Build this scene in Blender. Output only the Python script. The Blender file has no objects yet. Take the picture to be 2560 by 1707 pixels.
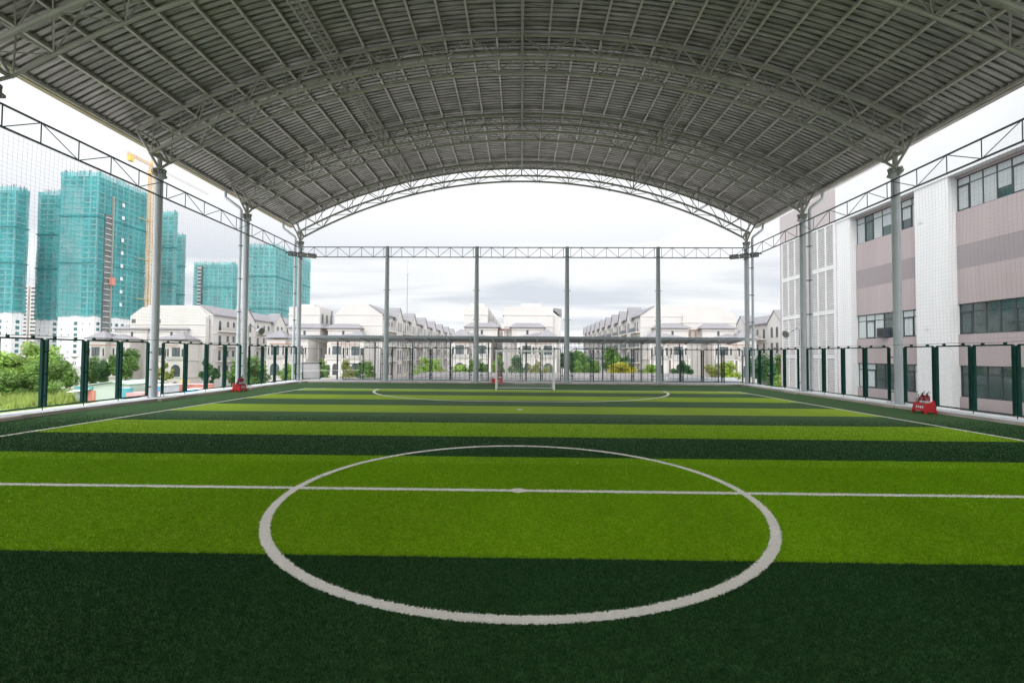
import bpy, bmesh, math, random
from mathutils import Vector, Matrix
import numpy as np
random.seed(7); np.random.seed(7)
S = bpy.context.scene
R = math.radians

# ------------------------------------------------------------------ camera
fpx, pit, yaw, rol = 1144.4, .0285, .0198, .0066
CAM = Vector((.0261, -6.2064, 1.8303))
cam = bpy.data.objects.new('camera', bpy.data.cameras.new('camera'))
S.collection.objects.link(cam); S.camera = cam
fw = Vector((-math.sin(yaw)*math.cos(pit), math.cos(yaw)*math.cos(pit), math.sin(pit)))
rt = Vector((math.cos(yaw), math.sin(yaw), 0)); up = rt.cross(fw)
r2 = math.cos(rol)*rt + math.sin(rol)*up; u2 = -math.sin(rol)*rt + math.cos(rol)*up
M = Matrix((r2, u2, -fw)).transposed().to_4x4(); M.translation = CAM
cam.matrix_world = M
cam.data.sensor_width = 36; cam.data.lens = fpx/2560*36
cam.data.clip_start = .05; cam.data.clip_end = 4000

# ------------------------------------------------------------------ world: overcast sky
SUN_EL, SUN_AZ = 58, 205          # degrees; azimuth clockwise from +Y, behind the camera to the left
W = bpy.data.worlds.new('World'); S.world = W; W.use_nodes = True
nt = W.node_tree; N = nt.nodes; L = nt.links
bg = N['Background']; bg.inputs['Strength'].default_value = .1
sky = N.new('ShaderNodeTexSky'); sky.sky_type = 'NISHITA'; sky.sun_disc = False
sky.sun_elevation = R(SUN_EL); sky.sun_rotation = R(SUN_AZ)
def wmath(op, a, b=None, c=None):
    n = N.new('ShaderNodeMath'); n.operation = op
    for i, v in enumerate((a, b, c)):
        if v is None: continue
        if isinstance(v, (int, float)): n.inputs[i].default_value = v
        else: L.new(v, n.inputs[i])
    return n.outputs[0]
def wrange(v, a, b, c, d):
    n = N.new('ShaderNodeMapRange'); n.interpolation_type = 'SMOOTHSTEP'
    L.new(v, n.inputs[0])
    for i, q in enumerate((a, b, c, d)): n.inputs[i+1].default_value = q
    return n.outputs[0]
tc = N.new('ShaderNodeTexCoord'); sp = N.new('ShaderNodeSeparateXYZ'); L.new(tc.outputs['Generated'], sp.inputs[0])
el = wmath('MAXIMUM', sp.outputs[2], 0.0)
den = wmath('ADD', el, .12)
cb = N.new('ShaderNodeCombineXYZ')
L.new(wmath('DIVIDE', sp.outputs[0], den), cb.inputs[0]); L.new(wmath('DIVIDE', sp.outputs[1], den), cb.inputs[1])
cl = N.new('ShaderNodeTexNoise'); cl.inputs['Scale'].default_value = .95; cl.inputs['Detail'].default_value = 5
cl.inputs['Roughness'].default_value = .5; cl.inputs['Distortion'].default_value = .4
mp = N.new('ShaderNodeMapping'); mp.inputs['Location'].default_value = (3.1, 1.7, 0); mp.inputs['Scale'].default_value = (.55, 1.0, 1)
L.new(cb.outputs[0], mp.inputs[0]); L.new(mp.outputs[0], cl.inputs['Vector'])
cf = wrange(cl.outputs['Fac'], .40, .60, 0, 1)
mixc = N.new('ShaderNodeMix'); mixc.data_type = 'RGBA'
mixc.inputs[6].default_value = (3.95, 4.15, 4.5, 1); mixc.inputs[7].default_value = (5.55, 5.6, 5.65, 1)
cf = wmath('MAXIMUM', cf, wrange(el, .13, .30, 0, .92)); L.new(cf, mixc.inputs[0])
# overcast luminance grows with height; extra gain added out of view, behind and at the sides, to light the pitch
grow = wrange(el, .25, .7, 1.0, 1.5)
back = wrange(sp.outputs[1], .25, -.35, 1.0, 2.35)
side = wrange(wmath('ABSOLUTE', sp.outputs[0]), .76, .97, 1.0, 3.2)
gain = wmath('MULTIPLY', grow, wmath('MAXIMUM', back, side))
vm = N.new('ShaderNodeVectorMath'); vm.operation = 'SCALE'; L.new(mixc.outputs[2], vm.inputs[0]); L.new(gain, vm.inputs['Scale'])
m2 = N.new('ShaderNodeMix'); m2.data_type = 'RGBA'; m2.inputs[0].default_value = .06
L.new(vm.outputs[0], m2.inputs[6]); L.new(sky.outputs[0], m2.inputs[7]); L.new(m2.outputs[2], bg.inputs['Color'])

sd = bpy.data.lights.new('sun', 'SUN'); sd.energy = .7; sd.angle = R(14); sd.color = (1, .96, .9)
sun = bpy.data.objects.new('sun', sd); S.collection.objects.link(sun)
dv = Vector((math.sin(R(SUN_AZ))*math.cos(R(SUN_EL)), math.cos(R(SUN_AZ))*math.cos(R(SUN_EL)), math.sin(R(SUN_EL))))
sun.rotation_euler = dv.to_track_quat('Z', 'Y').to_euler(); sun.location = dv*60
S.view_settings.view_transform = 'Standard'; S.view_settings.look = 'None'
S.view_settings.gamma = 1; S.view_settings.exposure = 0.95; S.view_settings.use_curve_mapping = False
S.render.engine = 'CYCLES'
try:
    S.cycles.max_bounces = 8; S.cycles.diffuse_bounces = 5; S.cycles.transparent_max_bounces = 24
    S.cycles.sample_clamp_indirect = 6
except Exception: pass

# ------------------------------------------------------------------ helpers
C = S.collection
class MB:
    def __init__(s): s.v = []; s.f = []
    def add(s, vs, fs):
        n = len(s.v); s.v += [tuple(p) for p in vs]; s.f += [tuple(n+i for i in f) for f in fs]; return s
    def box(s, x0, x1, y0, y1, z0, z1):
        vs = [(x, y, z) for x in (x0, x1) for y in (y0, y1) for z in (z0, z1)]
        return s.add(vs, [(0,1,3,2),(4,6,7,5),(0,4,5,1),(2,3,7,6),(0,2,6,4),(1,5,7,3)])
    def obox(s, c, ax, ay, az):
        c, ax, ay, az = map(Vector, (c, ax, ay, az))
        vs = [c+i*ax+j*ay+k*az for i in (-1,1) for j in (-1,1) for k in (-1,1)]
        return s.add(vs, [(0,1,3,2),(4,6,7,5),(0,4,5,1),(2,3,7,6),(0,2,6,4),(1,5,7,3)])
    def quad(s, a, b, c, d): return s.add([a, b, c, d], [(0,1,2,3)])
    def tube(s, pts, r, n=8, caps=True, rs=None):
        pts = [Vector(p) for p in pts]; m = len(pts); vs = []; fs = []
        for i, p in enumerate(pts):
            d = (pts[min(i+1, m-1)]-pts[max(i-1, 0)]).normalized()
            a = Vector((0, 0, 1)) if abs(d.z) < .9 else Vector((1, 0, 0))
            u = d.cross(a).normalized(); w = d.cross(u); q = rs[i] if rs else r
            for k in range(n):
                t = 2*math.pi*(k+.5)/n; vs.append(p+q*(math.cos(t)*u+math.sin(t)*w))
        for i in range(m-1):
            for k in range(n): fs.append((i*n+k, i*n+(k+1)%n, (i+1)*n+(k+1)%n, (i+1)*n+k))
        if caps: fs.append(tuple(range(n-1, -1, -1))); fs.append(tuple((m-1)*n+k for k in range(n)))
        return s.add(vs, fs)
    def prism(s, poly, a, b):            # poly: list of 3D points, extruded by vector b-a
        d = Vector(b)-Vector(a); n = len(poly); p0 = [Vector(p) for p in poly]
        vs = p0+[p+d for p in p0]
        return s.add(vs, [tuple(range(n-1,-1,-1)), tuple(range(n,2*n))]+[(i,(i+1)%n,n+(i+1)%n,n+i) for i in range(n)])
    def build(s, name, m, parent=None, smooth=False, loc=None):
        me = bpy.data.meshes.new(name); me.from_pydata(s.v, [], s.f); me.update()
        bm = bmesh.new(); bm.from_mesh(me); bmesh.ops.recalc_face_normals(bm, faces=bm.faces); bm.to_mesh(me); bm.free()
        if smooth:
            me.polygons.foreach_set('use_smooth', [True]*len(me.polygons))
            try: me.set_sharp_from_angle(angle=R(40))
            except Exception: pass
        me.materials.append(m)
        o = bpy.data.objects.new(name, me); C.objects.link(o)
        if parent: o.parent = parent
        if loc: o.location = loc
        return o
def tag(o, label=None, cat=None, group=None, kind=None):
    for k, v in (('label', label), ('category', cat), ('group', group), ('kind', kind)):
        if v: o[k] = v
    return o
def thing(name, label, cat, loc=(0,0,0), rz=0, group=None, scale=None):
    o = bpy.data.objects.new(name, None); C.objects.link(o); o.empty_display_size = .3
    o.location = loc; o.rotation_euler = (0,0,rz)
    if scale: o.scale = scale
    return tag(o, label, cat, group)
def kids(o): return [c for c in ALLKIDS(o)]
def ALLKIDS(o): return [c for c in C.objects if c.parent is o]
def tree_of(o): return [(c, tree_of(c)) for c in ALLKIDS(o)]
def dup(root, loc, rz=0, label=None, tr=None, scale=None):
    r = root.copy(); C.objects.link(r); r.location = loc; r.rotation_euler = (0,0,rz)
    if scale: r.scale = scale
    if label: r['label'] = label
    def rec(t, p):
        for c, sub in t:
            d = c.copy(); C.objects.link(d); d.parent = p; rec(sub, d)
    rec(tr if tr is not None else tree_of(root), r)
    return r
ORD = ['first','second','third','fourth','fifth','sixth','seventh','eighth','ninth','tenth','eleventh','twelfth',
  'thirteenth','fourteenth','fifteenth','sixteenth','seventeenth','eighteenth','nineteenth','twentieth','twenty-first','twenty-second',
  'twenty-third','twenty-fourth','twenty-fifth','twenty-sixth','twenty-seventh','twenty-eighth','twenty-ninth','thirtieth','thirty-first','thirty-second']

def mat(name, col, rough=.6, metal=0, var=.1, vs=2.0, bump=0, bs=30, spec=.4, stretch=None, sheen=0, trans=0, detail=4):
    m = bpy.data.materials.new(name); m.use_nodes = True
    n = m.node_tree.nodes; l = m.node_tree.links; b = n['Principled BSDF']
    b.inputs['Roughness'].default_value = rough; b.inputs['Metallic'].default_value = metal
    b.inputs['Specular IOR Level'].default_value = spec
    if sheen: b.inputs['Sheen Weight'].default_value = sheen; b.inputs['Sheen Roughness'].default_value = .4
    t = n.new('ShaderNodeTexCoord'); v = t.outputs['Object']
    if stretch:
        q = n.new('ShaderNodeMapping'); q.inputs['Scale'].default_value = stretch; l.new(v, q.inputs[0]); v = q.outputs[0]
    no = n.new('ShaderNodeTexNoise'); no.inputs['Scale'].default_value = vs; no.inputs['Detail'].default_value = detail
    l.new(v, no.inputs['Vector'])
    mx = n.new('ShaderNodeMix'); mx.data_type = 'RGBA'
    mr = n.new('ShaderNodeMapRange'); mr.inputs[1].default_value = .3; mr.inputs[2].default_value = .7
    l.new(no.outputs['Fac'], mr.inputs[0]); l.new(mr.outputs[0], mx.inputs[0])
    mx.inputs[6].default_value = tuple(max(0, c*(1-var)) for c in col)+(1,)
    mx.inputs[7].default_value = tuple(min(1, c*(1+var)) for c in col)+(1,)
    l.new(mx.outputs[2], b.inputs['Base Color'])
    if bump:
        nb = n.new('ShaderNodeTexNoise'); nb.inputs['Scale'].default_value = bs; l.new(v, nb.inputs['Vector'])
        bp = n.new('ShaderNodeBump'); bp.inputs['Strength'].default_value = bump; bp.inputs['Distance'].default_value = .02
        l.new(nb.outputs['Fac'], bp.inputs['Height']); l.new(bp.outputs[0], b.inputs['Normal'])
    return m
steel = mat('painted_steel', (.30, .302, .265), .42, .15, .12, 1.5, spec=.5)
column_paint = mat('column_paint', (.40, .435, .445), .4, .1, .08, 1.2, spec=.5)
galv = mat('galvanised_steel', (.54, .52, .48), .36, .5, .18, 3)
dark_steel = mat('dark_steel', (.10, .125, .14), .45, .2, .1, 3)
net_cord = mat('net_cord', (.22, .23, .24), .8, 0, .1, 5)
green_paint = mat('green_paint', (.004, .045, .034), .55, 0, .15, 4, spec=.15)
white_paint = mat('white_paint', (.78, .78, .76), .4, 0, .06, 3)
pvc = mat('pvc_pipe', (.55, .60, .62), .35, 0, .06, 2)
concrete = mat('concrete', (.42, .42, .42), .85, 0, .15, 1.2, .2, 40)
curb_face = mat('curb_concrete', (.44, .375, .34), .9, 0, .3, 1.4, .3, 30, stretch=(1, .5, 3))
curb_top = mat('curb_top_paint', (.80, .83, .87), .7, 0, .12, 2)
red_paint = mat('red_paint', (.55, .012, .018), .3, 0, .12, 6, spec=.5)
dark_red = mat('dark_red_paint', (.22, .006, .012), .25, 0, .12, 6, spec=.5)
black = mat('black_plastic', (.02, .022, .025), .45, 0, .2, 5)
stucco = mat('cream_stucco', (.55, .52, .495), .85, 0, .05, .35, .1, 8)
stucco_w = mat('white_stucco', (.52, .50, .482), .85, 0, .05, .25, .1, 8)
trim = mat('stucco_trim', (.64, .60, .56), .8, 0, .05, .5)
tile_roof = mat('grey_roof_tiles', (.215, .21, .225), .7, 0, .1, .5, .3, 6, stretch=(1, 1, 6))  # lightened: haze over the far houses is put into the tile colour
win_dark = mat('window_glass_dark', (.065, .08, .085), .12, 0, .5, .7, spec=.6)  # far house glass, made less dark to stand in for haze
brown = mat('brown_timber', (.30, .15, .09), .7, 0, .2, 2)
leaf_green = (.085, .16, .03)

# ------------------------------------------------------------------ ground and turf
lawn_m = mat('rough_grass', (.14, .20, .045), .95, 0, .45, .25, .5, 3)
pave_m = mat('street_paving', (.36, .345, .33), .9, 0, .15, .15)
tag(MB().box(-900, 900, -120, 1500, -8, -6.5).build('ground', pave_m), kind='structure')
tag(MB().box(-190, -60.2, 20, 94, -6.49, -6.42).build('rough_grass_field', lawn_m), kind='structure')

def turf_mat(name, rough, spec, TURF_DARK, TURF_BRIGHT):
    m = mat(name, (.1, .1, .1), rough, 0, 0, 1)
    n = m.node_tree.nodes; l = m.node_tree.links; b = n['Principled BSDF']
    g = n.new('ShaderNodeNewGeometry'); s = n.new('ShaderNodeSeparateXYZ'); l.new(g.outputs['Position'], s.inputs[0])
    def mth(op, a, bb=None, cc=None):
        q = n.new('ShaderNodeMath'); q.operation = op
        for i, v in enumerate((a, bb, cc)):
            if v is None: continue
            if isinstance(v, (int, float)): q.inputs[i].default_value = v
            else: l.new(v, q.inputs[i])
        return q.outputs[0]
    def noise(sc, det=3, st=None, rough=.6):
        q = n.new('ShaderNodeTexNoise'); q.inputs['Scale'].default_value = sc; q.inputs['Detail'].default_value = det; q.inputs['Roughness'].default_value = rough
        v = g.outputs['Position']
        if st: mm = n.new('ShaderNodeMapping'); mm.inputs['Scale'].default_value = st; l.new(v, mm.inputs[0]); v = mm.outputs[0]
        l.new(v, q.inputs['Vector']); return q.outputs['Fac']
    jit = mth('MULTIPLY', mth('SUBTRACT', noise(55, 2), .5), .035)
    wav = mth('MULTIPLY', mth('SUBTRACT', noise(.6, 2), .5), .04)
    ya = mth('ADD', mth('ADD', mth('ABSOLUTE', mth('ADD', s.outputs[1], .008)), jit), wav)
    even = mth('LESS_THAN', mth('MODULO', ya, 4.044), 2.022)
    inx = mth('LESS_THAN', mth('ADD', mth('ABSOLUTE', s.outputs[0]), jit), 11.14)
    iny = mth('LESS_THAN', ya, 17.54)
    br = mth('MULTIPLY', mth('MULTIPLY', even, inx), iny)
    fine = noise(95, 3, None, .7); mid = noise(22, 3); big = noise(.5, 3, (1, .35, 1))
    def mixc(fac, a, bb):
        q = n.new('ShaderNodeMix'); q.data_type = 'RGBA'; l.new(fac, q.inputs[0])
        for i, v in ((6, a), (7, bb)):
            if isinstance(v, tuple): q.inputs[i].default_value = v+(1,)
            else: l.new(v, q.inputs[i])
        return q.outputs[2]
    dk = TURF_DARK; bt = TURF_BRIGHT
    col = mixc(br, dk, bt)
    f = mth('ADD', mth('ADD', mth('MULTIPLY', mth('SUBTRACT', fine, .5), 2.2), mth('MULTIPLY', mth('SUBTRACT', mid, .5), .9)), mth('MULTIPLY', mth('SUBTRACT', big, .5), .5))
    vm = n.new('ShaderNodeVectorMath'); vm.operation = 'SCALE'; l.new(col, vm.inputs[0]); l.new(mth('MAXIMUM', mth('ADD', f, 1.0), .1), vm.inputs['Scale'])
    l.new(vm.outputs[0], b.inputs['Base Color'])
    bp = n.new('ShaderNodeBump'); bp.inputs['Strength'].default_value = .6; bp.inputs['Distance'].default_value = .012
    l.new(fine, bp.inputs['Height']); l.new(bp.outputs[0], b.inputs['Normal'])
    b.inputs['Specular IOR Level'].default_value = spec
    return m
turf = turf_mat('artificial_turf', .75, .14, (.048, .120, .035), (.30, .455, .011)); blade_m = turf_mat('turf_blade', .8, .1, (.012, .053, .015), (.15, .325, .001))  # base paler than blades: brighter far turf, darker near, put into the colours
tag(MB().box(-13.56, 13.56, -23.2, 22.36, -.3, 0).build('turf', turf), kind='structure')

# pile of the artificial turf: single blades, coarser with distance
def pile(name, n_src, inside, m):
    V = []; rs_ = np.random.RandomState(5)
    for (y0, y1, dens, w, h) in PILE:
        hw = lambda y: np.minimum(13.5, 2.2+(y+6.2)*1.22)
        area_n = int((y1-y0)*2*hw(y1)*dens); y = rs_.uniform(y0, y1, area_n); x = rs_.uniform(-hw(y1), hw(y1), area_n)
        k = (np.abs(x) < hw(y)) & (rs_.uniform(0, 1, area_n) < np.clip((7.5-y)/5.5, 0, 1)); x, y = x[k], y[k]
        r = np.hypot(x, y); on = (np.abs(r-3) < .052) | ((np.abs(y) < .05) & (np.abs(x) < 11.18)) | (r < .1) | ((np.abs(np.abs(x)-11.14) < .05) & (np.abs(y) < 17.54)) | ((np.abs(y-17.49) < .05) & (np.abs(x) < 11.18))
        ra = np.hypot(np.maximum(np.abs(x)-1.54, 0), y-17.49); on |= (np.abs(ra-5.77) < .05) & (y < 17.5); on |= np.hypot(x, y-9.04) < .13
        k = on if inside else ~on; x, y = x[k], y[k]; n = len(x)
        a = rs_.uniform(0, 6.283, n); ww = w*rs_.uniform(.7, 1.3, n)/2; hh = h*rs_.uniform(.55, 1.15, n); la = rs_.uniform(0, 6.283, n); ln = hh*rs_.uniform(.1, .8, n)
        P = np.empty((n, 3, 3)); dx, dy = np.cos(a)*ww, np.sin(a)*ww
        P[:, 0] = np.stack([x-dx, y-dy, np.zeros(n)], 1); P[:, 1] = np.stack([x+dx, y+dy, np.zeros(n)], 1); P[:, 2] = np.stack([x+np.cos(la)*ln, y+np.sin(la)*ln, hh], 1)
        V.append(P.reshape(-1, 3))
    V = np.concatenate(V).astype(np.float32); nv = len(V); nf = nv//3
    me = bpy.data.meshes.new(name); me.vertices.add(nv); me.vertices.foreach_set('co', V.ravel()); me.loops.add(nv); me.loops.foreach_set('vertex_index', np.arange(nv, dtype=np.int32))
    me.polygons.add(nf); me.polygons.foreach_set('loop_start', np.arange(0, nv, 3, dtype=np.int32)); me.update(calc_edges=True); me.materials.append(m)
    o = bpy.data.objects.new(name, me); C.objects.link(o); return o
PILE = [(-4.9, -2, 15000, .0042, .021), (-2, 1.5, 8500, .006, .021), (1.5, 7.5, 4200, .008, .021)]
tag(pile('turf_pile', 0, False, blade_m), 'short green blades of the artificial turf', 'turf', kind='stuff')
podium = mat('podium_concrete', (.40, .39, .38), .9, 0, .15, .4, .2, 20)
mb = MB().box(-14.6, 14.6, -24, 23.0, -6.5, -.302).box(-15.5, 15.5, 23.0, 27.4, -6.5, 0.02)
tag(mb.build('podium_deck', podium), kind='structure')
tag(MB().box(14.62, 24, -24, 23, -6.5, -1.1).build('side_walkway', podium), kind='structure')

# white pitch markings: sheets 4 mm above the turf, ragged like tufted yarn
line_m = mat('white_turf_yarn', (.93, .89, .83), .95, 0, .07, 60, .8, 120, detail=3)
def ribbon(mb, pts, w, jit=.007, closed=False, z=.006):
    n = len(pts); vs = []; fs = []
    for i, (x, y) in enumerate(pts):
        a = pts[(i-1) % n] if (closed or i) else pts[i]; b = pts[(i+1) % n] if (closed or i < n-1) else pts[i]
        dx, dy = b[0]-a[0], b[1]-a[1]; d = math.hypot(dx, dy) or 1; nx, ny = -dy/d, dx/d
        for sgn in (1, -1):
            q = sgn*w/2+random.gauss(0, jit); vs.append((x+nx*q, y+ny*q, z))
    m = n if closed else n-1
    for i in range(m):
        j = (i+1) % n; fs.append((2*i, 2*i+1, 2*j+1, 2*j))
    mb.add(vs, fs)
def seg(a, b, st): 
    n = max(2, int(math.dist(a, b)/st)); return [(a[0]+(b[0]-a[0])*i/n, a[1]+(b[1]-a[1])*i/n) for i in range(n+1)]
def arc(cx, cy, r, a0, a1, st):
    n = int(abs(a1-a0)*r/st); return [(cx+r*math.cos(a0+(a1-a0)*i/n), cy+r*math.sin(a0+(a1-a0)*i/n)) for i in range(n+1)]
mb = MB(); LW = .1; hx, hy = 11.14, 17.54
ribbon(mb, arc(0, 0, 3.0, 0, 2*math.pi, .012)[:-1], LW, .008, True, .0065)
ribbon(mb, seg((-hx, 0), (hx, 0), .015), LW, .006, z=.0052)
mb.add([(0, 0, .0085)]+[((.1+random.gauss(0, .005))*math.cos(t*.07), (.1+random.gauss(0, .005))*math.sin(t*.07), .0085) for t in range(90)], [(0, i, i % 90+1) for i in range(1, 91)])
for sx in (-1, 1): ribbon(mb, seg((sx*hx, -23 if 0 else -hy), (sx*hx, hy), .06), LW, .004, z=.0045)
for sy in (-1, 1):
    y0 = sy*(hy-.05)
    ribbon(mb, seg((-hx, y0), (hx, y0), .06), .115, .003, z=.0052)
    ra = 5.77
    p = arc(-1.54, y0, ra, math.pi, math.pi/2, .05)+[(x, y0+ra) for x in np.arange(-1.5, 1.5, .05)]+arc(1.54, y0, ra, math.pi/2, 0, .05)
    p = [(x, y0-sy*(y-y0)) for x, y in p]
    ribbon(mb, p, .125, .004, z=.0065)
    yp = sy*(hy-8.5)
    mb.add([(0, yp, .0085)]+[(.11*math.cos(t*.2618), yp+.11*math.sin(t*.2618), .0085) for t in range(24)], [(0, i, i % 24+1) for i in range(1, 25)])
    for sx in (-1, 1):
        p = [(sx*(hx-1.0*math.cos(t)), y0-sy*1.0*math.sin(t)) for t in np.linspace(0, math.pi/2, 30)]
        ribbon(mb, p, LW*.8, .003, z=.0065)
tag(mb.build('pitch_markings', line_m), kind='structure')

tag(pile('line_pile', 0, True, line_m), 'short white tufts of the pitch markings', 'turf', kind='stuff')
# curbs round the pitch
def curb(name, x0, x1, y0, y1, label):
    t = thing(name, label, 'kerb')
    mb = MB().box(x0, x1, y0, y1, -.3, .095)
    if x1-x0 < 2:
        for y in (22.0, 16.89, 11.18, 5.47, -.24): mb.box(*((x0-.16, x0-.003) if x0 > 0 else (x1+.003, x1+.16)), y-.5, y+.5 if y < 22 else y+.34, .004, .0951)
    mb.build('kerb_block', curb_face, t)
    MB().box(x0+.012, x1-.012, y0+.012, y1-.012, .095, .105).build('kerb_top', curb_top, t)
curb('kerb', -14.42, -13.55, -23.2, 22.35, 'low concrete kerb with pale top along the left edge of the turf')
curb('kerb', 13.55, 14.42, -23.2, 22.35, 'low concrete kerb with pale top along the right edge of the turf, below the school')
curb('kerb', -14.42, 14.42, 22.352, 22.98, 'low concrete kerb at the far end of the turf behind the goal')
# ------------------------------------------------------------------ roof
RZ = lambda x: 14.03-32.2+math.sqrt(32.2**2-x*x)            # underside of sheet
TZ = lambda x: 13.85-31.9+math.sqrt(31.9**2-x*x)            # top chord
BZ = lambda x: 13.0-29.4+math.sqrt(29.4**2-x*x)             # bottom chord
sheet_m = mat('ribbed_steel_sheet', (.36, .352, .338), .3, .6, .35, 1.6, .7, 3, stretch=(.6, 5, 1))
roof = thing('arched_roof', 'grey ribbed steel sheet of the barrel vault roof over the pitch', 'roof')
xs = np.linspace(-15.12, 15.12, 57); vs = []; fs = []
prof = [(0, 0), (.135, 0), (.15, .06), (.205, .06)]; ys = []
y = -23.6
while y < 23.6:
    for a, h in prof: ys.append((y+a, h))
    y += .22
ys.append((23.6, 0)); ny = len(ys)
for x in xs:
    for yy, h in ys: vs.append((x, yy, RZ(x)+h))
for i in range(len(xs)-1):
    for j in range(ny-1): fs.append((i*ny+j, i*ny+j+1, (i+1)*ny+j+1, (i+1)*ny+j))
MB().add(vs, fs).build('roof_sheet', sheet_m, roof)
yellow_trim = mat('yellowed_gutter', (.42, .38, .22), .5, .1, .15, 1)
for sx, mm, lab in ((-1, yellow_trim, 'yellowish eaves gutter along the left edge of the arched roof'), (1, galv, 'grey eaves gutter along the right edge of the arched roof, facing the school')):
    t = thing('eaves_gutter', lab, 'gutter'); xo = sx*15.12; z = RZ(15.12)+.02
    m1 = MB(); a, b2 = sorted((xo+sx*.02, xo+sx*.2))
    m1.box(a, b2, -23.6, 23.6, z-.16, z-.15); c0 = xo+sx*.2
    m1.box(min(c0, c0+sx*.012), max(c0, c0+sx*.012), -23.6, 23.6, z-.16, z+.06)
    m1.box(min(xo+sx*.008, xo+sx*.02), max(xo+sx*.008, xo+sx*.02), -23.6, 23.6, z-.16, z+.02)
    m1.build('gutter_trough', mm, t)
    a, b2 = sorted((xo-sx*.03, xo-sx*.0)); MB().box(a, b2, -23.6, 23.6, z-.12, z+.085).build('closure_strip', galv, t)
    MB().tube([(xo-sx*.08, -23.6, z-.11), (xo-sx*.08, 23.6, z-.11)], .045, 8).build('edge_rail', galv, t, True)
# purlins: one metre apart, each a thing
for i, x in enumerate(range(-14, 15)):
    z = RZ(x)-.004; th = math.asin(x/32.2); mb = MB()
    tx, nz = Vector((math.cos(th), 0, -math.sin(th))), Vector((math.sin(th), 0, math.cos(th)))
    c = Vector((x, 0, z)); Yv = Vector((0, 23.45, 0))
    mb.obox(c-nz*.075, tx*.004, Yv, nz*.066); mb.obox(c-nz*.144+tx*.03, tx*.035, Yv, nz*.003); mb.obox(c-nz*.006+tx*.03, tx*.035, Yv, nz*.003)
    mb.obox(c-nz*.131+tx*.063, tx*.002, Yv, nz*.010)
    if x == 0: lab = 'galvanised roof purlin running straight along the crown of the arched roof'
    else: lab = 'galvanised roof purlin, %s to the %s of the crown purlin' % (ORD[abs(x)-1], 'left' if x < 0 else 'right')
    tag(mb.build('roof_purlin', galv), lab, 'purlin', 'purlins under the roof sheet')
# arch trusses
HW = .475
def truss(y, label, first=None):
    if first: return dup(first, (0, y, 0), 0, label, first_tree)
    t = thing('arch_truss', label, 'truss', (0, y, 0), 0, 'arched box trusses carrying the roof')
    for s in (-1, 1):
        pts = [(x, s*HW, TZ(x)) for x in np.linspace(-14.65, 14.65, 49)]; MB().tube(pts, .06, 8).build('top_chord', steel, t, True)
        pts = [(x, s*HW, BZ(x)) for x in np.linspace(-14.1, 14.1, 49)]; MB().tube(pts, .06, 8).build('bottom_chord', steel, t, True)
    T = lambda k, s: Vector((k, s*HW, TZ(k)))
    B = lambda k, s: Vector((k*.994, s*HW, BZ(k*.994)))
    mb = MB()
    for k in range(-14, 15, 2):
        for d in (-1, 1):
            if abs(k+d) > 14: continue
            for s in (-1, 1): mb.tube([T(k, s), B(k+d, s)], .024, 6)
            mb.tube([T(k, -1), T(k+d*.98, 1)], .02, 6)
            mb.tube([B(k, -1), B(k+d, 1)], .02, 6)
        mb.tube([T(k, -1), T(k, 1)], .024, 6)
    for k in range(-13, 14, 2):
        mb.tube([B(k, -1), B(k, 1)], .026, 6)
        for s in (-1, 1): mb.tube([B(k, s), T(k, s)], .017, 5)
    for sx in (-1, 1):
        for s in (-1, 1): mb.tube([(sx*14.05, s*HW, BZ(14.05)), T(sx*14, s)], .024, 6)
    mb.build('lattice', steel, t, True)
    for x in (-5.4, 5.4):
        for s in (-1, 1):
            for F in (TZ, BZ):
                th = x/30; d = Vector((math.cos(th), 0, -math.sin(th)))*.03; p = Vector((x+(.25*(1 if x > 0 else -1) if F is BZ else 0), s*HW, 0)); p.z = F(p.x)
                MB().tube([p-d, p+d], .115, 10).build('flange_joint', steel, t)
    return t
TY = [22.6, 16.89, 11.18, 5.47, -.24]
tl = ['arched box truss at the far open end of the roof, above the goal', 'second arched box truss from the far end of the roof', 'third arched box truss from the far end, landing on the two nearest columns',
      'arched box truss closest to the viewer, its curved chords cropped by the top corners', 'arched box truss overhead behind the picture edge, above the halfway line']
t0 = truss(TY[0], tl[0]); first_tree = tree_of(t0)
for y, l_ in zip(TY[1:], tl[1:]): truss(y, l_, t0)
# longitudinal lattice girders
for x, lab in ((0, 'lattice girder running lengthwise under the crown of the roof'), (-7.05, 'lattice girder running lengthwise under the left half of the roof'), (7.05, 'lattice girder running lengthwise under the right half of the roof')):
    t = thing('lattice_girder', lab, 'girder', (x, 0, 0), 0, 'lengthwise lattice girders'); zt = TZ(x)-.16; zb = zt-.5
    for z in (zt, zb): MB().tube([(0, -12, z), (0, 22.6, z)], .042, 8).build('girder_chord', steel, t, True)
    mb = MB(); n = 36; st = 34.6/n
    for i in range(n+1):
        y = -12+i*st; mb.tube([(0, y, zb), (0, y, zt)], .016, 5)
        if i < n: mb.tube([(0, y, zb if i % 2 else zt), (0, y+st, zt if i % 2 else zb)], .016, 5)
    mb.build('girder_lattice', steel, t)

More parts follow.
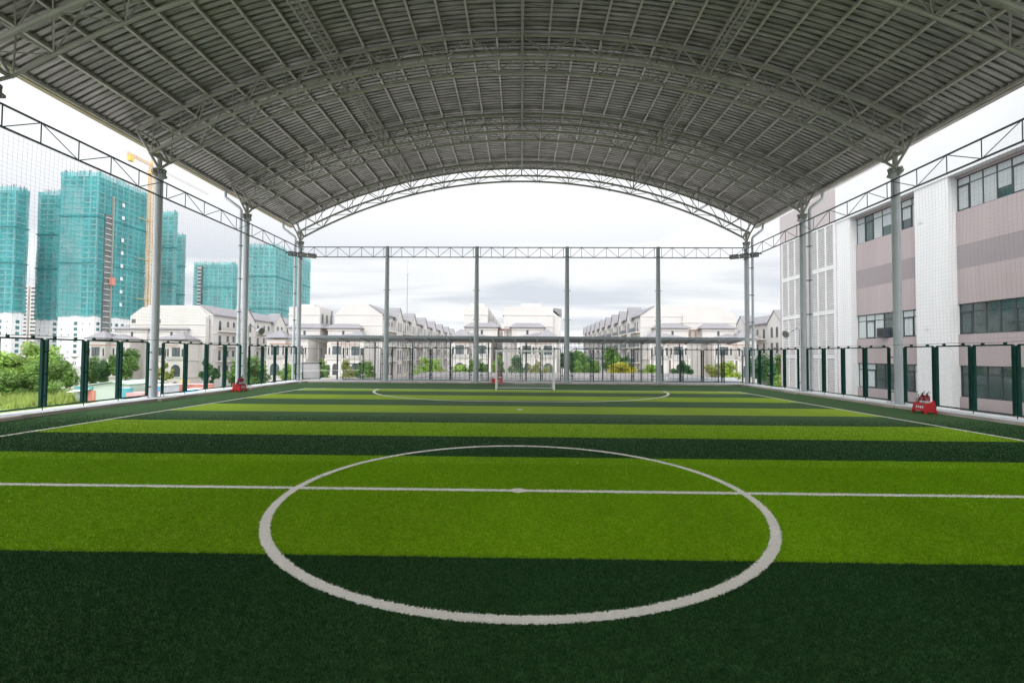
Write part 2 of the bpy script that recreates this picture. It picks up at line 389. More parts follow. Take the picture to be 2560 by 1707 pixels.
# ------------------------------------------------------------------ columns
def column(x, y, label, first=None):
    if first: return dup(first, (x, y, .1), 0 if x < 0 else math.pi, label, col_tree)
    t = thing('roof_column', label, 'column', (x, y, .1), 0, 'round columns carrying the roof')
    MB().tube([(0, 0, 0), (0, 0, 8.8)], .138, 24).build('shaft', column_paint, t, True)
    mb = MB().box(-.28, .28, -.28, .28, 0, .02)
    for k in range(4):
        a = k*math.pi/2+.785; mb.tube([(.33*math.cos(a), .33*math.sin(a), .02), (.33*math.cos(a), .33*math.sin(a), .07)], .02, 6)
    mb.build('base_plate', column_paint, t)
    mb = MB().tube([(0, 0, 8.66), (0, 0, 8.69)], .19, 16).tube([(0, 0, 8.8), (0, 0, 8.84)], .24, 16)
    for k in range(6):
        a = k*math.pi/3; d = Vector((math.cos(a), math.sin(a), 0)); mb.obox(d*.175+Vector((0, 0, 8.74)), d*.04, Vector((-d.y, d.x, 0))*.008, (0, 0, .06))
        mb.tube([d*.215+Vector((0, 0, 8.7)), d*.215+Vector((0, 0, 8.88))], .018, 6)
    for sy in (-1, 1): mb.prism([(-.04, sy*.14, 8.5), (-.04, sy*.36, 8.62), (-.04, sy*.36, 8.7), (-.04, sy*.14, 8.78)], (0, 0, 0), (.08, 0, 0))
    mb.build('head_collar', steel, t)
    mb = MB(); zb = BZ(14.1)-.1; zt = TZ(14.65)-.1
    mb.tube([(0, 0, 8.84), (0, 0, zb+.15)], .085, 10)
    for s in (-1, 1):
        A = (0, s*HW, zb); T = (-.53, s*HW, zt)
        mb.tube([(0, 0, 8.86), A], .05, 8); mb.tube([A, T], .048, 8); mb.tube([A, (0, 0, zb+.12)], .042, 8)
    mb.tube([(0, -HW, zb), (0, HW, zb)], .05, 8); mb.tube([(-.53, -HW, zt), (-.53, HW, zt)], .05, 8)
    mb.build('head_bracket', steel, t, True)
    return t
cl_ = []
names = ['far corner column', 'middle column', 'nearest visible column', 'column just outside the picture', 'column at the halfway line']
c0 = None
for sx, side in ((-1, 'left'), (1, 'right')):
    for y, nm in zip(TY, names):
        lab = 'round grey steel roof column on the %s side, %s of its row' % (side, nm)
        o = column(sx*14.12, y, lab, c0)
        if c0 is None: c0 = o; col_tree = tree_of(o)
# rainwater downpipes beside four columns
dp = None
for x, y, lab in ((-14.12, 16.89, 'pale downpipe behind the middle left column'), (-14.12, 22.6, 'pale downpipe beside the far left corner column'), (14.12, 16.89, 'pale downpipe behind the middle right column'), (14.12, 22.6, 'pale downpipe beside the far right corner column')):
    if dp is None:
        t = thing('downpipe', lab, 'downpipe', (x, y, 0), 0, 'rainwater downpipes'); z = RZ(15.12)
        MB().tube([(-1.08, -.1, z-.14), (-1.08, -.1, z-.42), (-1.03, -.09, z-.5), (-.40, .04, z-.98), (-.34, .05, z-1.08), (-.34, .05, .11)], .075, 10).build('pipe', pvc, t, True)
        for zz in (2.2, 3.9, 5.6, 7.3): MB().tube([(-.34, .05, zz), (-.34, .05, zz+.05)], .09, 10).box(-.3, -.1, .02, .05, zz, zz+.05).build('pipe_clip', dark_steel, t)
        dp = t; dpt = tree_of(t)
    else: dup(dp, (x, y, 0), 0 if x < 0 else math.pi, lab, dpt)
# free-standing posts at the far end
post0 = None
for i in range(4):
    x = .05+(i-1.5)*5.706; lab = 'tapered grey net post at the far end, %s' % ('leftmost of four', 'second from left, left of the goal', 'third from left, right of the goal', 'rightmost of four')[i]
    if post0 is None:
        t = thing('net_post', lab, 'post', (x, 22.6, .1), 0, 'net posts at the far end')
        MB().tube([(0, 0, 0), (0, 0, 2.9), (0, 0, 8.54)], .16, 20, rs=[.17, .155, .118]).build('post_shaft', column_paint, t, True)
        MB().box(-.27, .27, -.2, .2, 0, .025).build('base_plate', column_paint, t)
        for z, rr in ((3.9, .145), (5.75, .135), (7.88, .13), (8.48, .13)): MB().tube([(0, 0, z), (0, 0, z+.04)], rr, 12).box(-.22, .22, -.02, .02, z, z+.035).build('net_bracket', dark_steel, t)
        post0 = t; pt = tree_of(t)
    else: dup(post0, (x, 22.6, .1), 0, lab, pt)

# lattice beams that carry the nets
def beam(p0, p1, zb, zt, n, label):
    t = thing('lattice_beam', label, 'beam', p0, 0, 'lattice beams above the nets')
    d = Vector(p1)-Vector(p0); a = Vector((0, 0, zb)); b = Vector((0, 0, zt))
    MB().tube([a, a+d], .032, 8).build('lower_chord', dark_steel, t, True); MB().tube([b, b+d], .032, 8).build('upper_chord', dark_steel, t, True)
    mb = MB()
    for i in range(n+1):
        q = d*((i+.12*(1 if i == 0 else -1 if i == n else 0))/n); mb.tube([a+q, b+q], .016, 6)
        if i < n:
            q2 = d*((i+1)/n); mb.tube([a+q, b+q2] if i % 2 == 0 else [b+q, a+q2], .014, 6)
    mb.build('beam_lattice', dark_steel, t)
bay = ['bay nearest the halfway line', 'bay before the nearest visible column', 'bay between the two middle columns', 'farthest bay']
yb = [-.24, 5.47, 11.18, 16.89, 22.6]
for sx, side in ((-1, 'left'), (1, 'right')):
    for i in range(4): beam((sx*13.93, yb[i]+.02, 0), (sx*13.93, yb[i+1]-.02, 0), 7.84, 8.45, 5, 'dark lattice beam above the %s side net, %s' % (side, bay[i]))
xb = [-14.12]+[.05+(i-1.5)*5.706 for i in range(4)]+[14.12]
for i in range(5):
    beam((xb[i]+.14, 22.6, 0), (xb[i+1]-.14, 22.6, 0), 7.97, 8.6, 7, 'dark lattice beam across the far end, %s' % ('in the left corner bay', 'in the second bay from the left', 'in the middle bay over the goal', 'in the fourth bay from the left', 'in the right corner bay')[i])
# safety nets
def net(p0, p1, z0, z1, pitch, label, r=.0018):
    t = thing('safety_net', label, 'net'); d = Vector(p1)-Vector(p0); Ln = d.length; d.normalize(); nn = Vector((-d.y, d.x, 0))
    sag = lambda s, z: nn*(.05*math.sin(s*1.1+z)*math.sin(math.pi*(z-z0)/(z1-z0)))
    mb = MB()
    for i in range(int(Ln/pitch)+1):
        s = i*pitch; mb.tube([Vector(p0)+d*s+Vector((0, 0, z))+sag(s, z) for z in np.linspace(z0, z1, 7)], r, 3, False)
    for j in range(int((z1-z0)/pitch)+1):
        z = z0+j*pitch; mb.tube([Vector(p0)+d*s+Vector((0, 0, z+.012*math.sin(s*2.2+j)))+sag(s, z) for s in np.linspace(0, Ln, int(Ln/.7))], r, 3, False)
    mb.build('net_mesh', net_cord, t)
    mb = MB(); pts = [Vector(p0)+d*s+Vector((0, 0, z0+.012*math.sin(s*3))) for s in np.linspace(0, Ln, int(Ln/.4))]
    mb.tube(pts, .008, 5)
    mb.build('border_rope', net_cord, t)
net((-13.9, -.2, 0), (-13.9, 22.4, 0), 2.28, 7.84, .122, 'fine dark safety net hanging along the left side of the pitch')
net((13.9, -.2, 0), (13.9, 22.4, 0), 2.28, 7.84, .122, 'fine dark safety net hanging along the right side in front of the school')
net((-13.9, 22.42, 0), (13.9, 22.42, 0), 2.28, 7.97, .13, 'fine dark safety net hanging across the far end behind the goal', .0019)

# ------------------------------------------------------------------ fence panels
PW, PZ0, PZ1 = 1.13, .2, 2.2
def panel_meshes():
    h = PW/2; mb = MB(); r = .027; rc = .07
    a = .02; d = .042
    for s in (-1, 1):
        mb.box(s*h-a, s*h+a, -d, d, PZ0-.02, PZ1-.03)
        mb.prism([(s*(h+a), -d, PZ1-.03), (s*(h+a-.045), -d, PZ1+.022), (s*(h-a-.03), -d, PZ1+.022), (s*(h-a), -d, PZ1-.03)], (0, 0, 0), (0, 2*d, 0))
    mb.box(-h+a+.001, h-a-.001, -d*.7, d*.7, PZ1-.022, PZ1+.0215); mb.box(-h+a+.001, h-a-.001, -d*.6, d*.6, PZ0-.018, PZ0+.022)
    w = MB(); st = .075; H = PZ1-PZ0; k = -H
    while k < PW:
        for s in (1, -1):
            x0, x1 = max(0, k), min(PW, k+H)
            if x1-x0 > .02:
                z0, z1 = x0-k, x1-k
                a, b = (x0-h)*s, (x1-h)*s
                w.tube([(a, .004*s, PZ0+z0), (b, .004*s, PZ0+z1)], .0016, 3, False)
        k += st
    c = [MB().box(x-.03, x+.03, -.03, .03, PZ1+.02, PZ1+.085) for x in (-.35, .3)]
    return mb, w, c
pan0 = None
def panel(x, y, rz, label):
    global pan0, pan_tree
    if pan0 is None:
        t = thing('mesh_fence', label, 'fence panel', (x, y, 0), rz, 'green mesh fence panels')
        a, b, c = panel_meshes(); a.build('panel_frame', green_paint, t, True); b.build('wire_mesh', green_paint, t); [q.build('rope_clip', green_paint, t) for q in c]
        pan0 = t; pan_tree = tree_of(t)
    else: dup(pan0, (x, y, 0), rz, label, pan_tree)
po0 = None
def fpost(x, y, label, rz=0):
    global po0, po_tree
    if po0 is None:
        t = thing('fence_post', label, 'fence post', (x, y, 0), rz, 'thin green posts between fence panels')
        MB().tube([(0, 0, .1), (0, 0, 2.18)], .0125, 8).build('post_tube', green_paint, t, True)
        for z in (.5, 1.15, 1.8): MB().box(-.075, .075, -.05, -.044, z, z+.04).build('panel_clip', green_paint, t)
        po0 = t; po_tree = tree_of(t)
    else: dup(po0, (x, y, 0), rz, label, po_tree)
P = 1.27
for sx, side in ((-1, 'left'), (1, 'right')):
    n = 0; m_ = 0
    for b in (3, 2, 1, 0):
        yc = (yb[b]+yb[b+1])/2
        for i in range(4):
            panel(sx*14.06, yc+(1.5-i)*P, math.pi/2, 'dark green mesh fence panel along the %s kerb, %s from the far corner' % (side, ORD[n])); n += 1
        for i in range(5):
            if i in (0, 4): y = yc+(2-i)*P*.988
            else: y = yc+(2-i)*P
            if i in (0, 4): y += .045*(1 if i == 0 else -1)
            fpost(sx*14.06, y, 'thin green fence post along the %s kerb, %s from the far corner' % (side, ORD[m_]), math.pi/2); m_ += 1
n = 0; m_ = 0
for b in range(5):
    xc = (xb[b]+xb[b+1])/2
    for i in range(4):
        if b == 0 and i < 3: continue
        panel(xc+(i-1.5)*P, 22.66, 0, 'dark green mesh fence panel across the far end, %s from the gate' % ORD[n]); n += 1
    for i in range(5):
        if b == 0 and i in (1, 2): continue
        x = xc+(i-2)*P*(.988 if i in (0, 4) else 1)+(.045*(1 if i == 4 else -1) if i in (0, 4) else 0)
        fpost(x, 22.66, 'thin green fence post across the far end, %s from the left corner' % ORD[m_]); m_ += 1
# gate leaves in the left corner bay
def gate(x, y, w, rz, label):
    t = thing('gate_leaf', label, 'gate', (x, y, 0), rz, 'gate leaves in the far fence')
    mb = MB(); r = .032
    mb.tube([(0, 0, .2), (0, 0, 2.14), (w, 0, 2.14), (w, 0, .2), (0, 0, .2)], r, 8); mb.tube([(0, 0, 1.18), (w, 0, 1.18)], r, 8)
    mb.build('gate_frame', green_paint, t)
    w_ = MB(); k = -1.94
    while k < w:
        x0, x1 = max(0, k), min(w, k+1.94)
        if x1-x0 > .02:
            w_.tube([(x0, .004, .2+x0-k), (x1, .004, .2+x1-k)], .0016, 3, False); w_.tube([(w-x0, -.004, .2+x0-k), (w-x1, -.004, .2+x1-k)], .0016, 3, False)
        k += .075
    w_.build('wire_mesh', green_paint, t)
    MB().box(w-.1, w+.02, -.05, .05, 1.1, 1.26).build('latch', black, t)
gate(-13.82, 22.66, 1.15, R(48), 'open green gate leaf swung outwards by the far left corner column')
gate(-11.26, 22.66, 1.12, 0, 'closed green gate leaf with a middle rail in the far left bay')

# ------------------------------------------------------------------ goal
g = thing('football_goal', 'white five-a-side goal with net on the far goal line', 'goal', (.247, 17.52, 0))
mb = MB(); a = .045; w = 1.495
mb.box(-w-a, -w+a, -a, a, 0, 2.06); mb.box(w-a, w+a, -a, a, 0, 2.06); mb.box(-w+a, w-a, -a, a, 1.97, 2.06)
mb.build('goal_frame', white_paint, g)
mb = MB()
for s in (-1, 1): mb.tube([(s*w, a, .03), (s*w*.985, 1.1, .03), (s*w, .45, 2.0), (s*w, a, 2.0)], .022, 8)
mb.tube([(-w*.985, 1.1, .03), (w*.985, 1.1, .03)], .022, 8); mb.tube([(-w, .45, 2.0), (w, .45, 2.0)], .018, 8)
mb.build('rear_frame', white_paint, g, True)
mb = MB(); B0 = lambda x, t: Vector((x, 1.1-.65*t, .03+1.97*t)); nr = .004
for i in range(31):
    x = -w+2*w*i/30; mb.tube([B0(x, 0), B0(x, .5)+Vector((0, .05, 0)), B0(x, 1)], nr, 4, False); mb.tube([(x, .45, 2.0), (x, a, 2.02)], nr, 4, False)
for j in range(21): mb.tube([B0(-w, j/20), B0(w, j/20)], nr, 4, False)
for s in (-1, 1):
    for j in range(20): t_ = j/20; mb.tube([(s*w, a, .03+1.97*t_), B0(s*w, t_)], nr, 4, False)
    for i in range(1, 9): yy = i*.12; tt = max(0, min(1, (1.1-yy)/.65)); mb.tube([(s*w, yy, .03), (s*w, yy, .03+1.97*tt)], nr, 4, False)
mb.build('goal_net', white_paint, g)

# ------------------------------------------------------------------ extinguisher stands
def stand(x, y, rz, L_, label, ex):
    t = thing('extinguisher_stand', label, 'extinguisher stand', (x, y, 0), rz, 'red extinguisher stands')
    # local: long side along X, front towards -Y
    h = L_/2
    for s in (-1, 1):
        xx = s*h; d = .018*s
        poly = [(xx, -.2, 0), (xx, -.13, 0), (xx, -.07, .06), (xx, .07, .06), (xx, .13, 0), (xx, .2, 0), (xx, .15, .36), (xx, .11, .44), (xx, .02, .36), (xx, -.13, .33)]
        MB().prism(poly, (0, 0, 0), (d, 0, 0)).build('side_panel', red_paint, t)
    MB().prism([(-h, -.17, .09), (h, -.17, .09), (h, -.125, .32), (-h, -.125, .32)], (0, 0, 0), (0, .015, 0)).build('front_panel', red_paint, t)
    MB().box(-h, h, -.13, .13, .075, .09).build('shelf', red_paint, t)
    MB().prism([(-h, .13, .09), (h, .13, .09), (h, .13, .34), (-h, .13, .34)], (0, 0, 0), (0, .012, 0)).build('back_panel', red_paint, t)
    mb = MB()
    for i in range(4): q = -.12+i*.075; mb.prism([(q, -.1615+.0, .17), (q+.045, -.1615, .17), (q+.045, -.1485, .235), (q, -.1485, .235)], (0, 0, 0), (0, -.003, 0))
    mb.build('faded_lettering', white_paint, t)
    Mx = Matrix.Translation((x, y, 0)) @ Matrix.Rotation(rz, 4, 'Z')
    for (dx, H, rr, m_, lb) in ex:
        p = Mx @ Vector((dx, 0, .092)); e = thing('fire_extinguisher', lb, 'extinguisher', p, rz, 'fire extinguishers in red stands')
        MB().tube([(0, 0, 0), (0, 0, .02), (0, 0, H*.8), (0, 0, H*.88), (0, 0, H*.93)], rr, 16, rs=[rr*.9, rr, rr, rr*.72, rr*.3]).build('cylinder', m_, e, True)
        mb = MB().tube([(0, 0, H*.93), (0, 0, H)], .02, 8); mb.tube([(-.02, 0, H), (.08, 0, H+.07)], .01, 6); mb.tube([(-.02, 0, H*.97), (.09, 0, H+.02)], .01, 6)
        mb.build('valve_handle', black, e)
        MB().tube([(-.02, 0, H*.97), (-rr-.05, -.02, H*.92), (-rr-.05, -.02, H*.55), (-rr-.02, 0, H*.35)], .012, 6).build('hose', black, e, True)
        MB().tube([(0, 0, H*.44), (0, 0, H*.56)], rr+.002, 16, False).build('paper_label', trim, e, True)
stand(13.33, 9.22, -math.pi/2, .46, 'red fire extinguisher stand on the turf beside the nearest right column',
      [(.13, .55, .075, dark_red, 'tall extinguisher at the near end of the stand by the nearest right column'), (-.04, .55, .075, dark_red, 'tall extinguisher in the middle of the stand by the nearest right column'), (-.17, .38, .05, dark_red, 'short extinguisher at the far end of the stand by the nearest right column')])
stand(-13.3, 15.3, math.pi/2, .52, 'red fire extinguisher stand at the foot of the middle left column',
      [(.14, .6, .085, dark_red, 'tall extinguisher, far one in the stand at the middle left column'), (-.03, .6, .085, dark_red, 'tall extinguisher, near one in the stand at the middle left column'), (-.19, .36, .055, dark_red, 'short extinguisher in the stand at the middle left column')])
stand(-1.42, 22.05, 0, .62, 'red fire extinguisher stand behind the left goal post',
      [(.02, .68, .085, dark_red, 'left extinguisher in the stand behind the left goal post'), (.2, .68, .085, dark_red, 'right extinguisher in the stand behind the left goal post')])

# ------------------------------------------------------------------ loudspeakers and floodlights
lamp_glass = mat('lamp_glass', (.55, .56, .55), .2, 0, .2, 30)
grille_m = mat('speaker_grille', (.26, .265, .25), .6, 0, .1, 20)
def speaker(x, y, z, sx, label):
    t = thing('loudspeaker', label, 'loudspeaker', (x, y, z), 0, 'round loudspeakers on columns', (sx, 1, 1))
    MB().tube([(.06, 0, .5), (0, 0, .5), (.0, 0, .5), (.1, 0, .45)], .012, 6)
    MB().tube([(0, -.02, -.6), (0, -.02, .18), (.06, -.02, .24), (.18, -.02, .2), (.42, 0, .02)], .014, 6).build('bracket_arm', dark_steel, t, True)
    d = Vector((.86, -.3, -.25)).normalized(); c = Vector((.46, -.02, .0))
    MB().tube([c, c+d*.1, c+d*.2, c+d*.3], .1, 20, rs=[.05, .09, .15, .2]).build('horn_shell', white_paint, t, True)
    MB().tube([c+d*.301, c+d*.315], .165, 20).build('speaker_grille', grille_m, t, True)
speaker(-13.9, 16.9, 3.0, 1, 'round pale loudspeaker on an arm of the middle left column')
speaker(13.9, 16.9, 3.0, -1, 'round pale loudspeaker on an arm of the middle right column')
def flood(x, y, sx, label):
    t = thing('floodlight_bar', label, 'floodlight', (x, y, 8.02), 0, 'floodlight bars on the corner columns', (sx, 1, 1))
    d = Vector((.86, .5, -.0)).normalized(); nrm = Vector((.42, -.72, -.55)).normalized(); u = d.cross(nrm).normalized()
    MB().tube([d*-1.0, d*.82], .03, 8).build('mounting_bar', black, t, True)
    for k in range(3):
        c = d*(-.58+k*.55)+nrm*.08; h = MB().obox(c, d*.25, u*.14, nrm*.045).build('lamp_housing', black, t)
        mb = MB()
        for i in range(6):
            for j in range(3): mb.obox(c+nrm*.046+d*(-.19+.076*i)+u*(-.08+.08*j), d*.026, u*.028, nrm*.004)
        mb.build('lens_array', lamp_glass, h)
flood(-13.7, 22.1, 1, 'black floodlight bar of three lamps on the far left corner column')
flood(13.7, 22.1, -1, 'black floodlight bar of three lamps on the far right corner column')

# ------------------------------------------------------------------ canopy beyond the far fence
can_m = mat('canopy_sheet', (.20, .215, .21), .6, .1, .1, 1)
fas_m = mat('canopy_fascia', (.33, .37, .39), .5, .1, .08, 1)
t = thing('walkway_canopy', 'long flat grey canopy behind the far fence', 'canopy')
z0, z1 = 2.93, 2.66
MB().prism([(-14.5, 23.62, z0-.06), (14.55, 23.62, z0-.06), (14.55, 25.9, z1), (-14.5, 25.9, z1)], (0, 0, 0), (0, 0, .05)).build('canopy_sheet', can_m, t)
MB().box(-14.5, 14.55, 23.54, 23.615, z0-.08, z0+.09).build('fascia', fas_m, t)
x = -13.6
while x < 14.4:
    MB().prism([(x-.03, 23.63, z0-.13), (x+.03, 23.63, z0-.13), (x+.03, 25.85, z1-.08), (x-.03, 25.85, z1-.08)], (0, 0, 0), (0, 0, .06)).build('rafter', galv, t); x += 1.47
x = -12.9
while x < 14: MB().tube([(x, 25.82, .02), (x, 25.82, z1-.01)], .06 if abs((x+12.9) % 8) < .1 else .045, 10).build('canopy_post', dark_steel, t, True); x += 2.66
mb = MB(); x = -12.75
while x < 14.2:
    mb.tube([(x, 26.1, .03), (x, 26.1, 2.66)], .014, 5); x += .31+random.uniform(-.05, .08)
mb.tube([(-12.8, 26.1, 2.6), (14.2, 26.1, 2.6)], .012, 5); mb.tube([(-12.8, 26.1, .12), (14.2, 26.1, .12)], .012, 5)
tag(mb.build('bar_screen', dark_steel), 'screen of thin vertical bars under the back edge of the grey canopy', 'screen')
t = thing('low_parapet', 'low pale wall with a white top rail outside the open gate', 'wall')
MB().box(-15.3, -13.9, 25.2, 25.35, .02, 1.22).build('wall_panel', concrete, t); MB().tube([(-15.3, 25.0, .62), (-11.0, 25.0, .70)], .02, 8).build('top_rail', white_paint, t, True)
t = thing('stair_handrail', 'sloping handrail of the stairs going down behind the second far bay', 'handrail')
mb = MB().tube([(-8.5, 25.5, .74), (-7.15, 25.5, .04)], .022, 8).tube([(-7.55, 25.45, .85), (-6.4, 25.45, .25)], .022, 8).tube([(-7.3, 25.45, .88), (-6.1, 25.45, .2)], .022, 8)
mb.build('sloping_rail', white_paint, t, True)
for i in range(4): x = -8.4+i*.3; z = .74-(x+8.5)*.52; MB().tube([(x, 25.5, .02), (x, 25.5, z)], .012, 6).build('baluster', galv, t, True)
# corrugated roof of the lower building beyond the terrace
cor_m = mat('weathered_roof_sheet', (.25, .235, .24), .8, 0, .25, .8, stretch=(2, .3, 1))
t = thing('low_building', 'low building with a pale corrugated roof just beyond the far fence', 'building')
mb = MB(); n = int(26/.13); vs = []; fs = []
for i in range(n+1):
    x = -9.5+i*.13; h = .13 if i % 2 else 0
    vs += [(x, 27.6, -.18+h), (x, 41.0, -.10+h)]
for i in range(n): fs.append((2*i, 2*i+1, 2*i+3, 2*i+2))
mb.add(vs, fs).build('corrugated_roof', cor_m, t)
MB().box(-9.3, 16.3, 27.7, 40.9, -6.5, -.25).build('building_wall', stucco, t)
lp = thing('planter_ledge', 'pale stepped planter ledge beyond the far right bay', 'planter')
MB().box(10.2, 15.2, 25.95, 26.3, .03, .16).box(10.4, 15.2, 26.3, 26.7, .03, .3).build('ledge', curb_top, lp)
# lightning mast
t = thing('lightning_mast', 'thin tall mast rising behind the second bay of the far net', 'mast', (-16.6, 60, -6.5))
MB().tube([(0, 0, 0), (0, 0, 19.9)], .06, 8, rs=[.09, .055]).build('pole', steel, t, True); MB().tube([(0, 0, 19.9), (0, 0, 22)], .018, 6).build('rod', steel, t); MB().tube([(0, 0, 19.75), (0, 0, 19.95)], .13, 8).build('pole_cap', steel, t)
t = thing('street_lamp', 'street lamp with a white round head among the bushes at far left', 'street lamp', (-83.6, 78, -6.5))
MB().tube([(0, 0, 0), (0, 0, 7.3)], .09, 8).build('lamp_pole', white_paint, t, True); MB().tube([(0, 0, 7.2), (0, 0, 7.45), (0, 0, 7.75), (0, 0, 7.9)], .5, 14, rs=[.25, .75, .6, .1]).build('lamp_head', white_paint, t, True)
#PART2
# ------------------------------------------------------------------ school on the right
GZ = -6.5
sch_w = mat('white_facing', (.65, .655, .66), .7, 0, .045, 1.2, stretch=(1, 1, .12))
sch_m = mat('mauve_facing', (.37, .315, .318), .7, 0, .05, 1.2, stretch=(1, 1, .12))
sch_d = mat('dark_mauve_facing', (.27, .24, .25), .7, 0, .05, .3)
sch_plain = mat('white_render', (.62, .63, .65), .8, 0, .04, .3)
sch_fas = mat('grey_white_fascia', (.66, .67, .69), .7, 0, .05, .3)
frame_m = mat('dark_window_frame', (.045, .055, .065), .4, 0, .1, 3)
def glassmat(name, col, rough=.06):
    m = mat(name, col, rough, 0, .35, .5, spec=.9); return m
glass_a = glassmat('tinted_window_glass', (.05, .08, .075), .03)
blind_m = mat('venetian_blind', (.42, .45, .46), .6, 0, .1, 1)
n_ = blind_m.node_tree
def stripes(m, axis, period, dark):
    n = m.node_tree.nodes; l = m.node_tree.links; b = n['Principled BSDF']; src = b.inputs['Base Color'].links[0].from_socket
    t = n.new('ShaderNodeTexCoord'); s_ = n.new('ShaderNodeSeparateXYZ'); l.new(t.outputs['Object'], s_.inputs[0])
    a = n.new('ShaderNodeMath'); a.operation = 'PINGPONG'; l.new(s_.outputs[axis], a.inputs[0]); a.inputs[1].default_value = period/2
    c = n.new('ShaderNodeMath'); c.operation = 'LESS_THAN'; l.new(a.outputs[0], c.inputs[0]); c.inputs[1].default_value = period*.12
    mx = n.new('ShaderNodeMix'); mx.data_type = 'RGBA'; l.new(c.outputs[0], mx.inputs[0]); l.new(src, mx.inputs[6]); mx.inputs[7].default_value = dark+(1,)
    l.new(mx.outputs[2], b.inputs['Base Color'])
stripes(blind_m, 2, .09, (.25, .28, .29))
curtain_m = mat('pale_curtain', (.45, .50, .50), .8, 0, .15, 2, stretch=(1, 8, .2))
sc = thing('school_building', 'large school building with white piers, mauve tiled panels and ribbon windows', 'building')
XF = 24.0; XR = 24.42; XE = 40
bays = [(22.0, 27.5), (12.6, 19.8), (3.4, 10.4), (-6, 1.2)]
piers = [(27.5, 28.9), (19.8, 22.0), (10.4, 12.6), (1.2, 3.4), (-8, -6)]
zs = [(-.34, 1.39), (3.11, 4.80), (9.97, 11.83)]
mb = MB()
for a, b in piers: mb.box(XF, XE, a, b, GZ, 11.98)
mb.build('white_pier_wall', sch_w, sc)
MB().box(XF-.06, XE, -8, 28.9, 11.98, 14.66).build('parapet', sch_fas, sc)
mb = MB(); md = MB()
for a, b in bays:
    for z0, z1 in ((GZ, -.34), (1.39, 3.11), (4.80, 6.74), (8.06, 9.97)): mb.box(XR, XE, a, b, z0, z1)
    md.box(XR, XE, a, b, 6.74, 8.06); mb.box(XR, XE, a, b, 11.83, 11.98)
mb.build('mauve_panel', sch_m, sc); md.build('dark_mauve_band', sch_d, sc)
rr = random.Random(3)
for bi, (a, b) in enumerate(bays):
    for zi, (z0, z1) in enumerate(zs):
        n = int(round((b-a)/.745)); st = (b-a)/n; tr = z1-.44; fx = XR+.10
        mb = MB(); t_ = .03
        mb.box(fx, fx+.09, a, b, z0, z0+.05).box(fx, fx+.09, a, b, z1-.05, z1)
        for i in range(n+1):
            y = min(max(a+i*st, a+t_), b-t_); mb.box(fx-.002, fx+.092, y-t_, y+t_, z0+.05, z1-.05)
        for i in range(n): mb.box(fx, fx+.09, a+i*st+t_+.001, a+(i+1)*st-t_-.001, tr-.025, tr+.025)
        for i in range(1, n, 4):
            y0, y1 = a+i*st+t_, a+(i+1)*st-t_
            mb.box(fx-.02, fx+.06, y0, y0+.045, z0+.05, tr-.026).box(fx-.02, fx+.06, y1-.045, y1, z0+.05, tr-.026).box(fx-.02, fx+.06, y0, y1, z0+.05, z0+.1).box(fx-.02, fx+.06, y0, y1, tr-.08, tr-.026)
        wdo = mb.build('window', frame_m, sc)
        MB().box(fx+.03, fx+.045, a+.01, b-.01, z0+.03, z1-.03).build('glass_pane', glass_a, wdo)
        for i in range(n):
            bm_ = MB()
            if zi == 2 and rr.random() < .85: bm_.box(fx+.016, fx+.024, a+i*st+.035, a+(i+1)*st-.035, z0+.06+(0 if rr.random() < .75 else rr.uniform(.2, .9)), z1-.06)
            elif zi < 2 and bi == 0 and rr.random() < (.95 if zi == 1 else .45): bm_.box(fx+.016, fx+.024, a+i*st+.035, a+(i+1)*st-.035, z0+.06, z1-.06)
            if bm_.v: bm_.build('window_blind', blind_m if zi == 2 else curtain_m, wdo)
        
ac = MB().box(XR-.32, XR+.1, 24.6, 25.25, 3.16, 3.78).build('air_conditioner', frame_m, sc)
MB().box(XR-.335, XR-.32, 24.68, 25.1, 3.24, 3.7).build('fan_grille', black, ac)
for y, z in ((21.6, 10.0), (21.3, 3.6)): MB().box(XF-.03, XF, y-.16, y+.16, z-.13, z+.13).build('wall_vent', sch_plain, sc)
MB().box(XF, XE, 28.9, 36.52, GZ, 14.7).box(27, XE, 26.5, 36.52, 14.7, 17.2).build('stair_tower', mat('mauve_render', (.41, .37, .372), .75, 0, .05, .3), sc)
louv_w = mat('louvre_frame', (.64, .645, .65), .5, 0, .04, 1)
louv_m = mat('louvre_blade', (.56, .555, .55), .6, 0, .08, 1)
for (a, b) in ((33.0, 36.05), (28.95, 32.0)):
    for k in range(-1, 4):
        z0 = 1.98+3.43*(k-0)-.1; z1 = z0+3.42
        if k == 3: z1 = z0+.0
        if z1 <= z0: continue
        mb = MB(); x0, x1 = XF-.14, XF-.003
        mb.box(x0, x1, a, b, z0, z0+.14).box(x0, x1, a, b, z1-.2, z1)
        w3 = (b-a-.16)/3
        for i in range(4): y = a+i*(w3+.0)+(.0); mb.box(x0+.001, x1, y, y+.16, z0+.14, z1-.2)
        f_ = mb.build('louvre_frame', louv_w, sc); bl = MB(); zz = z0+.2
        while zz < z1-.2:
            for i in range(3):
                y0 = a+i*w3+.17; y1 = a+(i+1)*w3-.01
                bl.prism([(x0+.015, y0, zz), (x0+.03, y0, zz), (x1-.055, y0, zz+.105), (x1-.07, y0, zz+.105)], (0, 0, 0), (0, y1-y0, 0))
            zz += .15
        bl.build('louvre_blades', louv_m, f_)
        MB().box(x1-.004, x1-.001, a+.1, b-.1, z0+.1, z1-.1).build('louvre_backing', mat('louvre_shadow', (.3, .28, .28), .9) if 'louvre_shadow' not in bpy.data.materials else bpy.data.materials['louvre_shadow'], f_)

